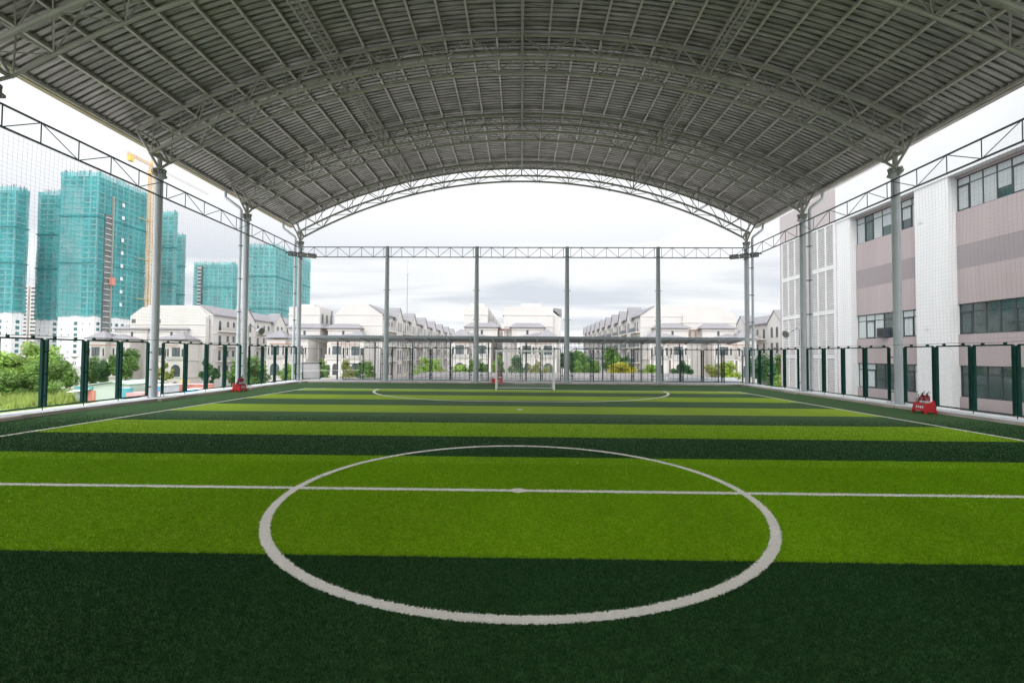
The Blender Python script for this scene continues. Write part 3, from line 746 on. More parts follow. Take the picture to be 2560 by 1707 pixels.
# ------------------------------------------------------------------ villas
def hip(mb, x0, x1, y0, y1, z, h, run=None, th=.16):
    w = (y1-y0)/2; run = min(w, (x1-x0)/2) if run is None else run; ym = (y0+y1)/2
    mb.box(x0, x1, y0, y1, z-th, z)
    if (x1-x0) >= (y1-y0): A, B_ = (x0+run, ym, z+h), (x1-run, ym, z+h); fs = [(0,1,5,4),(1,2,5),(2,3,4,5),(3,0,4)]
    else:
        xm = (x0+x1)/2; A, B_ = (xm, y0+run, z+h), (xm, y1-run, z+h); fs = [(0,1,4),(1,2,5,4),(2,3,5),(3,0,4,5)]
    mb.add([(x0, y0, z), (x1, y0, z), (x1, y1, z), (x0, y1, z), A, B_], fs)
def archwin(x0, x1, z0, z1, y, d=.08, arch=True):
    r = (x1-x0)/2; cx = (x0+x1)/2
    pts = [(x0, y, z0), (x1, y, z0)]
    if arch: pts += [(cx+r*math.cos(t), y, z1-r+r*math.sin(t)) for t in np.linspace(0, math.pi, 9)]
    else: pts += [(x1, y, z1), (x0, y, z1)]
    return MB().prism(pts, (0, 0, 0), (0, d, 0))
rail_m = mat('balcony_railing', (.40, .395, .38), .6, 0, .1, 2)
def villa(x, sgn, label, up=1.9, first=None, scale=None, dz=0):
    if first: return dup(first, (x, 95, GZ+dz), 0, label, villa_tree, scale)
    t = thing('villa', label, 'villa', (x, 95, GZ+dz), 0, 'cream villas beyond the far fence')
    mb = MB(); zE = 12.0
    mb.box(-4.3, 4.3, 0, 9.5, 0, zE)                        # main body
    mb.box(-4.35, -.3, -1.1, -.003, 0, zE-.3)               # bay under the small hip
    mb.box(up-3.6, up+3.6, 3.2, 10.4, zE+.003, 14.45)       # upper storey
    mb.box(.2, 4.3, -1.0, -.003, 0, 7.5)                    # terrace block
    mb.build('wall', stucco, t)
    mb = MB()
    for z, y0, o in ((3.6, -1.2, .0), (7.42, -1.2, .0)):
        mb.box(-4.45, 4.4, y0, -1.102, z, z+.16); mb.box(-4.5, -4.352, -1.1, 9.5, z, z+.16)
    mb.box(up-3.75, up+3.75, 3.05, 3.195, 14.0, 14.25).box(-4.42, 4.42, -.1, -.005, 11.5, 11.7)
    for xx in (-4.36, -.62, .2, 3.95): mb.box(xx, xx+.34, -1.18, -1.103, 0, 7.4)
    mb.build('cornice', trim, t)
    m2_ = MB(); hip(m2_, -4.75, 4.75, -.5, 9.9, zE+.17, 1.15, 3.4); m2_.box(-1.6, -.8, 1.0, 1.5, 13.0, 13.35); a = m2_.build('lower_roof', tile_roof, t)
    m2_ = MB(); hip(m2_, -4.8, .1, -1.55, 3.0, zE+.19, 1.75, 2.2); m2_.build('bay_roof', tile_roof, t)
    m2_ = MB(); hip(m2_, up-4.15, up+4.15, 2.7, 10.9, 14.62, 1.85, 2.4); m2_.build('upper_roof', tile_roof, t)
    def win(x0, x1, z0, z1, y, arch=False):
        w = archwin(x0, x1, z0, z1, y, .07, arch).build('window', win_dark, t)
        b = MB(); xm = (x0+x1)/2; b.box(xm-.05, xm+.05, y-.05, y-.003, z0, z1-.1); 
        if z1-z0 > 2: b.box(x0, x1, y-.05, y-.003, z0+.9, z0+1.0)
        b.build('window_bar', frame_m, w)
    win(-3.4, -1.6, 7.75, 10.3, -1.16); win(1.2, 3.1, 7.75, 10.3, -.06)
    win(-3.5, -1.5, 3.8, 6.5, -1.16, True); win(1.4, 2.6, 4.0, 6.5, -1.06, True); win(3.2, 3.9, 4.0, 6.2, -1.06)
    [win(q, q+.32, 7.9, 10.0, yy) for q, yy in ((-4.1, -1.16), (-.85, -1.16), (.45, -.06), (3.6, -.06))]; win(-3.2, -1.7, .3, 2.7, -1.16, True); win(1.2, 2.8, .1, 2.7, -1.06, True); win(up-.2, up+.3, 12.9, 13.9, 3.14)
    mb = MB().box(.25, 4.3, -1.06, -1.002, 7.66, 8.5).box(-4.3, -.4, -1.32, -1.2, 7.6, 8.3); mb.build('balcony_rail', rail_m, t)
    mb = MB().box(-3.3, 2.6, -1.9, -1.75, 10.65, 10.82)
    for k in range(7): mb.box(-3.2+k*.95, -3.1+k*.95, -1.75, -1.1, 10.7, 10.8)
    mb.build('pergola', brown, t)
    mb = MB().box(up+3.6, up+6.0, 4.5, 4.7, 14.05, 14.2).box(up+3.6, up+6.0, 7.5, 7.7, 14.05, 14.2).box(up+5.75, up+5.9, 4.5, 4.65, 12, 14.05)
    for k in range(5): mb.box(up+3.9+k*.5, up+4.0+k*.5, 4.5, 7.7, 14.2, 14.3)
    mb.build('roof_terrace_pergola', brown, t)
    return t
vl = [(-92.2, 1, 'cream villa with tower, leftmost of the front row, above the green shed'), (-79.0, -1, 'cream villa partly behind the nearest left column'), (-51.8, 1, 'cream villa between the two far left columns'), (-38.9, -1, 'cream villa behind the far left gate'),
      (-10.9, 1, 'cream villa left of the goal, behind the second net post'), (3.4, -1, 'cream villa directly behind the goal'), (32.4, 1, 'cream villa behind the rightmost net post'), (46.6, -1, 'cream villa beside the far right corner column')]
v0 = None
for x, sg, lab in vl:
    o = villa(x, sg, lab, 1.9, v0, (sg, 1, 1), -.9 if x < -60 else -.4 if x < -30 else 0)
    if v0 is None: v0 = o; villa_tree = tree_of(o)

# ------------------------------------------------------------------ townhouse rows behind
def townhouse(Ln, gy, gw, depth, zE=17.5):
    # facade towards +X at x = 0, running along +Y
    t = thing('townhouse', '', 'townhouse', (0, 0, GZ), 0, 'white gabled townhouses')
    zR = zE+2.2; D = depth; mb = MB()
    mb.prism([(0, 0, 0), (0, 0, zE), (-3.2, 0, zR), (-D+2.5, 0, zR), (-D, 0, zE), (-D, 0, 0)], (0, 0, 0), (0, Ln, 0))
    zg = zE+2.6
    mb.prism([(.003, gy-gw/2, 0), (.003, gy+gw/2, 0), (.003, gy+gw/2, zE-.2), (.003, gy, zg), (.003, gy-gw/2, zE-.2)], (0, 0, 0), (.8, 0, 0))
    mb.build('wall', stucco_w, t)
    mb = MB()
    for z in (zE-4.4, zE-8.0): mb.box(.003, .14, 0, gy-gw/2, z, z+.18)
    for z in (zE-2.6, zE-.15): mb.box(-D, -.0, -.1, -.003, z, z+.12)
    mb.build('cornice', trim, t)
    mb = MB(); zr = zE+.1
    mb.prism([(.55, -.1, zE-.1), (.55, -.1, zE+.12), (-3.2, -.1, zR+.22), (-3.2, -.1, zR+.02), (.004, -.1, zE+.03)], (0, 0, 0), (0, Ln+.1, 0))
    for s in (-1, 1):
        e = Vector((1.0, gy+s*(gw/2+.35), zE-.45)); p = Vector((1.0, gy, zg+.22)); bk = Vector((-3.4, 0, 0))
        mb.add([e, p, p+bk, e+bk, e-Vector((0, 0, .18)), p-Vector((0, 0, .18)), p+bk-Vector((0, 0, .18)), e+bk-Vector((0, 0, .18))], [(0,1,2,3),(4,7,6,5),(0,4,5,1),(1,5,6,2),(3,2,6,7),(0,3,7,4)])
    mb.build('roof', tile_roof, t)
    def win(y0, y1, z0, z1, x, arch):
        w = archwin(y0, y1, z0, z1, 0, .06, arch); w.v = [(x+.06-b, a, c) for a, b, c in w.v]; w.build('window', win_dark, t)
    for f in range(4):
        z = zE-3.5-f*3.6
        for s in (-1, 1): win(gy+s*gw*.18-.42, gy+s*gw*.18+.42, z, z+2.4, .803, f == 0)
        y = gy-gw/2-1.6
        k = 0
        while y > .9 and k < 4:
            win(y-.4, y+.4, z, z+2.3, .003, f == 0 and Ln > 12); y -= 2.3 if k % 2 == 0 else 3.0; k += 1
        if f < 3:
            r_ = MB(); ye = gy-gw/2-.2; ys_ = max(.4, ye-7.5)
            r_.box(.01, 1.1, ys_, ye, z-.35, z-.15).build('balcony_slab', trim, t)
            r_ = MB().box(1.04, 1.1, ys_, ye, z-.15, z+.8); r_.build('balcony_rail', rail_m if Ln > 12 else dark_steel, t)
    return t
def row(X, y0, Ln, n, gy, gw, depth, sg, desc, dz=0, zE=17.5):
    t = townhouse(Ln, gy, gw, depth, zE); tr = tree_of(t); t.location = (X, y0, GZ+dz); t.scale = (sg, 1, 1)
    for i in range(n):
        lab = 'white gabled townhouse, %s from near end of row %s' % (ORD[i], desc)
        if i == 0: t['label'] = lab
        else: dup(t, (X, y0+i*Ln, GZ+dz), 0, lab, tr, (sg, 1, 1))
row(-72.5, 100, 15.9, 3, 12.4, 6.0, 18, 1, 'at far left behind the villas', -.3)
row(-32.4, 100, 15.9, 7, 12.4, 6.0, 11.2, 1, 'left of the goal')
row(27.7, 100.4, 10.15, 9, 8.4, 3.6, 16, -1, 'right of the goal')
row(58.4, 86.5, 15.9, 2, 12.4, 6.0, 14, -1, 'beside the school', -1.4)
def block(name, label, x0, x1, y0, y1, z, parts):
    t = thing(name, label, 'building'); MB().box(x0, x1, y0, y1, GZ, z).build('wall', stucco_w, t)
    mb = MB()
    for zz in (z-1.9, z-4.6): mb.box(x0-.12, x1+.12, y0-.12, y0-.002, zz, zz+.14)
    mb.box(x0-.3, x0, y0, y1, z-1.9, z-1.75).build('cornice', trim, t)
    for p in parts: p(t)
    return t
def bwins(face, xs_or_ys, x, zs_, w, h):
    def f(t):
        for a in xs_or_ys:
            for z in zs_:
                if face == '+x': MB().box(x, x+.05, a-w/2, a+w/2, z, z+h).build('window', win_dark, t)
                elif face == '-x': MB().box(x-.05, x, a-w/2, a+w/2, z, z+h).build('window', win_dark, t)
                else: MB().box(a-w/2, a+w/2, x-.05, x, z, z+h).build('window', win_dark, t)
    return f
def pent(x0, x1, y0, y1, z0, z1): return lambda t: MB().box(x0, x1, y0, y1, z0, z1).build('stair_head', stucco_w, t)
def slope(x0, x1, y0, y1, z, sg):
    return lambda t: MB().prism([(x1, y0, z-.2), (x1+2.0, y0, z-.4), (x1+2.0, y0, z-2.2), (x1, y0, z-.6)], (0, 0, 0), (0, y1-y0, 0)).build('sloped_roof', tile_roof, t)
block('apartment_block', 'white block with small side windows behind the villa left of the goal', -13.2, -7.75, 100, 190, 12.9,
      [bwins('+x', [104+6.3*i for i in range(13)], -7.748, (8.2, 5.2, 2.2), 1.0, 1.9), bwins('+x', (106, 122, 140, 160), -7.748, (11.2,), 1.5, 1.3), pent(-12, -8.6, 101, 104, 12.902, 13.7)])
block('apartment_block', 'white block with a blank end wall behind the goal', -4.0, 7.45, 100, 186, 12.9,
      [pent(0, 4.6, 101, 106, 12.902, 13.8), slope(8.3, 7.46, 100.3, 104, 12.9, -1), pent(7.46, 9.3, 100.6, 103.6, GZ, 10.9), bwins('+x', (102, 105), 7.452, (8.6, 5.0, 1.4), .9, 2.0)])
block('apartment_block', 'pale hipped block behind the two right villas', 37.3, 49.5, 100, 112, 11.3,
      [lambda t: MB().prism([(37.3, 100.2, 11.302), (49.4, 100.2, 11.302), (46.5, 100.2, 13.3), (40.2, 100.2, 13.3)], (0, 0, 0), (0, 11.6, 0)).build('hipped_roof', stucco_w, t), bwins('-x', (102, 104.5, 107, 109.5), 37.298, (7.8,), .9, 1.8), pent(41.5, 45.5, 102, 106, 13.302, 13.8)])
block('apartment_block', 'white block with tall side windows behind the villa by the far left corner column', -54.5, -47.2, 100, 108, 12.7,
      [bwins('+x', (101.5, 104, 106.5), -47.198, (9.0, 5.0), 1.0, 2.1), bwins('+x', (106.8,), -47.198, (11.0,), .8, 1.3), pent(-53, -49, 101, 104, 12.702, 13.4)])
block('apartment_block', 'plain white block between the left villas, with a sloped parapet', -91, -73.2, 98.5, 99.7, 10.2, [lambda t: MB().prism([(-91, 98.5, 10.202), (-73.2, 98.5, 10.202), (-75.5, 98.5, 12.3), (-88.2, 98.5, 12.3)], (0, 0, 0), (0, 1.2, 0)).build('gable_top', stucco_w, t), bwins('y', (-84.3, -90.2), 98.498, (8.6,), .9, .9)])

# ------------------------------------------------------------------ towers under construction
def netmat(name, col, alpha):
    m = mat(name, col, .8, 0, .22, .12, stretch=(1, 1, .35)); n = m.node_tree.nodes; l = m.node_tree.links
    b = n['Principled BSDF']; tr = n.new('ShaderNodeBsdfTransparent'); mx = n.new('ShaderNodeMixShader'); out = n['Material Output']
    no = n.new('ShaderNodeTexNoise'); no.inputs['Scale'].default_value = .25; t = n.new('ShaderNodeTexCoord'); l.new(t.outputs['Object'], no.inputs['Vector'])
    mr = n.new('ShaderNodeMapRange'); mr.inputs[1].default_value = .3; mr.inputs[2].default_value = .7; mr.inputs[3].default_value = alpha-.12; mr.inputs[4].default_value = alpha+.12
    l.new(no.outputs['Fac'], mr.inputs[0]); l.new(mr.outputs[0], mx.inputs[0]); l.new(tr.outputs[0], mx.inputs[1]); l.new(b.outputs[0], mx.inputs[2]); l.new(mx.outputs[0], out.inputs[0])
    return m
net_a = netmat('teal_scaffold_net', (.11, .37, .375), .60)
net_b = netmat('deep_teal_net', (.05, .31, .32), .60)
tower_c = mat('bare_concrete', (.46, .47, .47), .9, 0, .12, .1)
tower_w = mat('tower_render', (.62, .62, .62), .85, 0, .05, .1)
tower_gl = mat('tower_window', (.05, .14, .14), .3, 0, .4, .15)
tower_dk = mat('unfinished_recess', (.13, .14, .14), .9, 0, .3, .1)
seam_m = mat('net_seam', (.04, .21, .22), .9, 0, .2, .2)
def tower(label, boxes, fh=3.3, extras=None):
    # boxes: x0,x1,y0,y1,ztop,znet (net from znet to ztop)
    t = thing('construction_tower', label, 'tower', group=None)
    for (x0, x1, y0, y1, zt, zn) in boxes:
        MB().box(x0+1, x1-1, y0+1, y1-1, GZ, zt-1.2).build('core', tower_dk, t)
        fr = MB(); z = zn-.2
        while z < zt-2: fr.box(x0+.28, x1-.28, y0+.28, y1-.28, z, z+.75); z += fh
        nx = max(1, int((x1-x0)/4.2)); ny_ = max(1, int((y1-y0)/4.2))
        for i in range(nx+1): xx = x0+.9+(x1-x0-1.8)*i/nx; fr.box(xx-.45, xx+.45, y0+.55, y0+1.02, zn, zt-1.5)
        for i in range(ny_+1): yy = y0+.9+(y1-y0-1.8)*i/ny_; fr.box(x1-1.02, x1-.55, yy-.45, yy+.45, zn, zt-1.5)
        # filled wall bays
        q = random.Random(int(x0*7))
        for i in range(nx):
            if q.random() < .2: xx = x0+.9+(x1-x0-1.8)*i/nx; fr.box(xx, xx+(x1-x0-1.8)/nx, y0+.7, y0+1.01, zn, zt-q.uniform(4, 12))
        fr.build('floor_frame', tower_c, t)
        lw = MB().box(x0+.5, x1-.5, y0+.5, y1-.5, GZ, zn-.21); low = lw.build('lower_wall', tower_w, t)
        wn = MB(); z = GZ+1
        while z < zn-3.2:
            for i in range(nx):
                xx = x0+.9+(x1-x0-1.8)*(i+.5)/nx
                if i % 3 == 2: wn.box(xx-1.0, xx+1.0, y0+.42, y0+.49, z-.2, z+1.6)
                elif q.random() < .5: wn.box(xx-.3, xx+.3, y0+.44, y0+.49, z, z+.9)
            for i in range(ny_):
                yy = y0+.9+(y1-y0-1.8)*(i+.5)/ny_; wn.box(x1-.49, x1-.42, yy-1.0, yy+.9, z-.2, z+1.6)
            z += fh
        wn.build('windows', tower_gl, t)['kind'] = 'stuff'
        # net shell: four slightly wavy sides
        nm = net_b if len(boxes) and q.random() < .35 else net_a
        sh = MB(); per = [(x0, y0), (x1, y0), (x1, y1), (x0, y1), (x0, y0)]; pts = []
        for (ax, ay), (bx, by) in zip(per, per[1:]):
            m_ = max(2, int(math.dist((ax, ay), (bx, by))/2.2))
            for i in range(m_): f = i/m_; pts.append((ax+(bx-ax)*f, ay+(by-ay)*f))
        zz = np.linspace(zn-1.0, zt+1.0, 12); k = len(pts); vs = []
        for j, z in enumerate(zz):
            for (px, py) in pts: vs.append((px+q.uniform(-.16, .16), py+q.uniform(-.16, .16), z+(q.uniform(-.5, .5) if j in (0, 11) else 0)))
        sh.add(vs, [(j*k+i, j*k+(i+1) % k, (j+1)*k+(i+1) % k, (j+1)*k+i) for j in range(11) for i in range(k)])
        sh.build('scaffold_net', nm, t)
        for fz in (.36, .68):
            z = zn+(zt-zn)*fz+q.uniform(-3, 3); MB().box(x0-.35, x1+.35, y0-.35, y1+.35, z, z+.55).build('net_seam', seam_m, t)
        rb = MB()
        for i in range(int((x1-x0+y1-y0)/1.1)):
            px, py = (q.uniform(x0+1, x1-1), q.uniform(y0, y0+2)) if q.random() < .5 else (q.uniform(x1-2, x1), q.uniform(y0+1, y1-1))
            rb.tube([(px, py, zt-1), (px+q.uniform(-.4, .4), py, zt+q.uniform(1.2, 2.8))], .1, 4)
        rb.build('rebar_tops', dark_steel, t)['kind'] = 'stuff'
    if extras: extras(t)
    return t
def hoist(x, y, z0, z1, axis):
    def f(t):
        mb = MB(); z = z0; q = random.Random(5)
        while z < z1:
            if axis == 'x': mb.box(x+.61, x+1.3, y-2.4, y+1.2, z, z+.32)
            else: mb.box(x-1.6, x+1.6, y-1.4, y-.61, z, z+.5)
            z += 3.3
        mb.build('landing_slabs', tower_w, t)['kind'] = 'stuff'
        if axis == 'x': MB().box(x+.0, x+.6, y-2.4, y+2.2, z0, z1).build('hoist_shaft', tower_dk, t); MB().box(x+.3, x+1.5, y+1.7, y+2.2, z0, z1+12).build('hoist_mast', steel, t); MB().box(x+1.0, x+2.6, y+.6, y+3.2, 42, 46.5).build('hoist_cage', mat('hoist_cage_red', (.50, .20, .15), .6), t)
        else: MB().box(x-1.8, x+1.8, y-.6, y-.02, z0, z1).build('hoist_shaft', tower_dk, t)
    return f
def patches(t):
    for z in (30, 38, 46, 54, 62, 70, 84, 92): MB().box(-248.35, -248.1, 271, 272.7, z, z+2.2).build('net_opening', tower_w, t)
tower('tallest teal netted tower under construction with a dark hoist shaft, beside the yellow crane', [(-271.3, -248.5, 255, 290, 106.5, 23.4), (-292.1, -271.8, 262, 284, 97.5, 21.5)], extras=lambda t: (hoist(-248.4, 262, -4, 84, 'x')(t), patches(t)))
tower('teal netted tower seen just right of the nearest left column', [(-259.5, -249.0, 315, 318, 102, 20), (-262, -254.3, 330, 333.5, 89.5, 20)])
tower('teal netted tower at the left edge of the picture', [(-312, -280.6, 240, 247, 92.5, 24)])
tower('squat deep teal tower with a dark hoist strip between the two left columns', [(-303.7, -267, 410, 418, 84.3, 12)], extras=hoist(-297, 409.4, 0, 82, 'y'))
tower('broad teal netted tower behind the far left corner column', [(-200, -178, 320, 375, 79.5, 6)])
# finished beige tower far behind
t = thing('apartment_tower', 'distant beige apartment tower between the two left teal towers', 'tower')
MB().box(-387.5, -382.2, 340, 352, GZ, 53).box(-380.3, -374.4, 340, 352, GZ, 53).box(-382.2, -380.3, 341.5, 352, GZ, 52).build('wall', mat('beige_render', (.56, .53, .50), .85, 0, .06, .2), t)
mb = MB(); z = -4
while z < 51:
    for a, b in ((-386.9, -382.9), (-379.7, -375.0)): mb.box(a, b, 339.9, 339.99, z, z+1.5)
    z += 3.0
w_ = mb.build('windows', win_dark, t); w_['kind'] = 'stuff'
# tower crane
cr_m = mat('crane_yellow', (.55, .37, .17), .5, 0, .12, .2)
t = thing('tower_crane', 'yellow tower crane standing against the tallest teal tower', 'crane')
cx, cy, zt = -246.2, 290, 125.9
def lattice_mast(mb, p0, p1, w, n, ux, uy, r=.14):
    p0, p1 = Vector(p0), Vector(p1); c_ = [(-1, -1), (1, -1), (1, 1), (-1, 1)]; ux, uy = Vector(ux)*w/2, Vector(uy)*w/2
    for a, b in c_: mb.tube([p0+a*ux+b*uy, p1+a*ux+b*uy], r, 4)
    for i in range(n):
        q0, q1 = p0.lerp(p1, i/n), p0.lerp(p1, (i+1)/n)
        for k in range(4):
            a, b = c_[k]; a2, b2 = c_[(k+1) % 4]; mb.tube([q0+a*ux+b*uy, q1+a2*ux+b2*uy], r*.7, 4); mb.tube([q1+a*ux+b*uy, q1+a2*ux+b2*uy], r*.6, 4)
mb = MB(); lattice_mast(mb, (cx, cy, GZ), (cx, cy, zt-6), 2.2, 44, (1, 0, 0), (0, 1, 0), .2); mb.build('mast', cr_m, t)
mb = MB(); lattice_mast(mb, (cx, cy+2, zt), (cx, cy+56, zt), 1.3, 30, (1, 0, 0), (0, 0, 1), .07); mb.build('jib', galv, t)
mb = MB(); lattice_mast(mb, (cx, cy-19, zt), (cx, cy, zt), 1.5, 10, (1, 0, 0), (0, 0, 1), .12); mb.build('counter_jib', cr_m, t)
MB().box(cx-1.1, cx+1.1, cy-18, cy-15, zt-4.2, zt-.6).build('counterweight', mat('counterweight_yellow', (.6, .42, .10), .6), t)
MB().box(cx-1.5, cx+1.5, cy-1.5, cy+1.5, zt-6, zt-4.2).build('slewing_ring', cr_m, t)
MB().box(cx-3.2, cx-1.3, cy-1.2, cy+1, zt-3.6, zt-1).build('operator_cab', white_paint, t)
mb = MB(); mb.tube([(cx, cy, zt-4.2), (cx, cy, zt+7)], .5, 6, rs=[1.0, .25]); mb.build('apex', cr_m, t)
mb = MB().tube([(cx, cy, zt+7), (cx, cy+38, zt+.7)], .05, 4).tube([(cx, cy, zt+7), (cx, cy-17, zt+.7)], .05, 4); mb.build('tie_bars', galv, t)
for z in (36, 62, 88): MB().box(cx-2.3, cx+1.2, cy-.2, cy+.2, z, z+.5).box(cx-.3, cx+.3, cy-9, cy, z, z+.3).build('mast_tie', cr_m, t)

# ------------------------------------------------------------------ site sheds on the left
mint = mat('mint_roof_sheet', (.44, .56, .50), .6, 0, .1, .4); blue_m = mat('blue_tarpaulin', (.02, .25, .55), .5, 0, .15, .5); teal_m = mat('teal_sheet', (.10, .36, .42), .6, 0, .2, .5)
coral = mat('coral_paint', (.62, .25, .20), .6, 0, .15, .6); pink = mat('pale_red_sheet', (.62, .36, .36), .6, 0, .15, .6)
t = thing('site_shed', 'mint roofed site shed with a teal band among the trees at left', 'shed')
MB().prism([(-75.5, 68, GZ), (-62.5, 68, GZ), (-62.5, 68, -2.85), (-66.5, 68, -2.35), (-75.5, 68, -3.5)], (0, 0, 0), (0, 7, 0)).build('wall', mat('pale_green_wall', (.50, .58, .52), .7), t)
MB().prism([(-76, 67.6, -3.42), (-66.5, 67.6, -2.25), (-62.2, 67.6, -2.8), (-62.2, 67.6, -2.65), (-66.5, 67.6, -2.1), (-76, 67.6, -3.27)], (0, 0, 0), (0, 8, 0)).build('roof', mint, t)
MB().box(-75.4, -71.2, 67.8, 67.98, -3.75, -3.35).build('teal_band', teal_m, t); MB().prism([(-75.6, 67.97, -4.0), (-71.5, 67.97, -3.75), (-71.5, 66.6, -4.0), (-75.6, 66.6, -4.35)], (0, 0, 0), (0, 0, .06)).build('awning', white_paint, t)
MB().box(-72.2, -70.6, 67.85, 67.99, GZ, -4.05).build('door', coral, t)
t = thing('water_tank', 'teal blue water tank beside the mint roofed shed', 'tank')
MB().tube([(-62.9, 66, GZ), (-62.9, 66, -3.2)], .75, 14).build('tank_body', teal_m, t, True); MB().tube([(-62.9, 66, -3.19), (-62.9, 66, -3.1)], .4, 12).build('tank_lid', white_paint, t)
t = thing('site_office', 'pale site office with a blue window right of the teal tank', 'hut')
MB().box(-62, -59, 68.5, 72, GZ, -2.95).build('wall', mat('grey_cabin_wall', (.52, .55, .56), .7), t); MB().box(-62.2, -58.8, 68.3, 72.2, -2.95, -2.8).build('roof', white_paint, t); MB().box(-60.9, -59.6, 68.42, 68.49, -4.05, -3.2).build('window', mat('blue_window', (.10, .33, .60), .3), t)
t = thing('red_trailer', 'pale red flat trailer in front of the site office', 'trailer')
MB().box(-60.5, -57.8, 63, 66, -4.9, -4.2).build('trailer_body', pink, t); [MB().tube([(x, 62.9, -5.6), (x, 63.2, -5.6)], .8, 14).build('wheel', black, t) for x in (-59.9, -58.4)]; MB().box(-60.5, -57.8, 63.1, 65.9, -5.3, -4.9).build('chassis', dark_steel, t)
t = thing('cargo_container', 'long coral red cargo container in front of the left villas', 'container')
mb = MB().box(-65, -55.6, 74.5, 77, -4.7, -2.85); k = -64.9
while k < -55.8: mb.box(k, k+.14, 74.44, 74.499, -4.6, -2.95); k += .3
mb.build('container_body', coral, t); MB().box(-65.1, -55.5, 74.4, 77.1, -2.85, -2.72).build('container_roof', pink, t); MB().box(-65, -55.6, 74.6, 76.9, GZ, -4.7).build('support_base', stucco, t)
t = thing('site_bus', 'blue long vehicle with a white roof beyond the left fence', 'truck')
MB().prism([(-55.0, 67, GZ+.9), (-44.5, 67, GZ+.9), (-44.5, 67, -3.6), (-46, 67, -3.25), (-55.0, 67, -3.1)], (0, 0, 0), (0, 2.4, 0)).build('body', blue_m, t); MB().box(-55, -45.8, 67.1, 69.3, -3.1, -2.75).build('roof', white_paint, t)
[MB().tube([(x, 66.9, GZ+.5), (x, 67.3, GZ+.5)], .5, 14).build('wheel', black, t) for x in (-53, -50.8, -46)]; MB().box(-54.2, -53.0, 66.95, 66.99, -4.1, -3.7).build('marker_plate', white_paint, t)
t = thing('yellow_parasol', 'small yellow parasol in front of the villa arch at left', 'parasol', (-71.5, 90, GZ))
MB().tube([(0, 0, 0), (0, 0, 2.6)], .04, 6).build('pole', steel, t); MB().tube([(0, 0, 2.1), (0, 0, 2.75)], 1.0, 10, rs=[1.0, .05]).build('canopy', mat('parasol_yellow', (.75, .45, .04), .7), t)

for o in C.objects:                                     # real heights of the site huts and vehicles, measured from the ground
    f = {'site_shed': (.7, .8, -68.5), 'water_tank': (1, .78, 0), 'site_office': (1, .78, 0), 'red_trailer': (1, .9, 0), 'cargo_container': (.85, .7, -60.3), 'site_bus': (.72, .64, -53.5)}.get(o.name)
    if f and not o.parent: o.scale = (f[0], 1, f[1]); o.location = (f[2]*(1-f[0]), 0, GZ*(1-f[1]))
# ------------------------------------------------------------------ trees
bark = mat('bark', (.15, .12, .09), .9, 0, .25, 3)
def leafmat(name, c, v=.45):
    m = mat(name, c, .7, 0, v, .9, detail=2); b = m.node_tree.nodes['Principled BSDF']
    b.inputs['Subsurface Weight'].default_value = 0
    n = m.node_tree.nodes; l = m.node_tree.links; tr = n.new('ShaderNodeBsdfTranslucent'); mx = n.new('ShaderNodeMixShader'); mx.inputs[0].default_value = .3
    src = b.inputs['Base Color'].links[0].from_socket; l.new(src, tr.inputs[0]); l.new(b.outputs[0], mx.inputs[1]); l.new(tr.outputs[0], mx.inputs[2]); l.new(mx.outputs[0], n['Material Output'].inputs[0])
    return m
leaf_m = {'fresh': leafmat('fresh_bush_leaves', (.30, .45, .10)), 'bushy': leafmat('bush_leaves', (.20, .34, .08)), 'mid': leafmat('mid_green_leaves', (.125, .23, .055)), 'light': leafmat('light_green_leaves', (.22, .34, .075)), 'dark': leafmat('dark_green_leaves', (.06, .14, .045)), 'yellow': leafmat('yellow_leaves', (.38, .36, .045)), 'olive': leafmat('olive_leaves', (.26, .29, .08)), 'lime': leafmat('lime_leaves', (.27, .38, .04))}
def crown_mesh(seed, shape, nleaf, ls):
    q = random.Random(seed); mb = MB(); cl = []
    for _ in range(shape['clumps']):
        while True:
            p = Vector((q.uniform(-1, 1), q.uniform(-1, 1), q.uniform(-1, 1)))
            if p.length < 1: break
        s_ = shape['taper']; z = p.z; w = 1-s_*(z*.5+.5) if s_ >= 0 else 1+s_*(.5-z*.5)
        c = Vector((p.x*w, p.y*w, z)); cl.append((c, q.uniform(.22, .42)*shape.get('cs', 1)))
    for _ in range(nleaf):
        c, r = q.choice(cl); d = Vector((q.gauss(0, 1), q.gauss(0, 1), q.gauss(0, 1))).normalized()*r*(q.random()**.4); p = c+d
        n = (d.normalized()*.7+Vector((q.gauss(0, .6), q.gauss(0, .6), q.gauss(.3, .6)))).normalized(); u = n.cross(Vector((q.random(), q.random(), q.random()))).normalized(); v = n.cross(u); a = ls*q.uniform(.6, 1.3)
        mb.add([p-u*a, p-v*a*.5, p+u*a, p+v*a*.5], [(0,1,2,3)])
    return mb, cl
protos = {}
SH = {'round': dict(clumps=26, taper=.25), 'cone': dict(clumps=26, taper=.75), 'fan': dict(clumps=22, taper=-.5), 'sparse': dict(clumps=13, taper=.1, cs=.8), 'bush': dict(clumps=34, taper=.15, cs=1.1)}
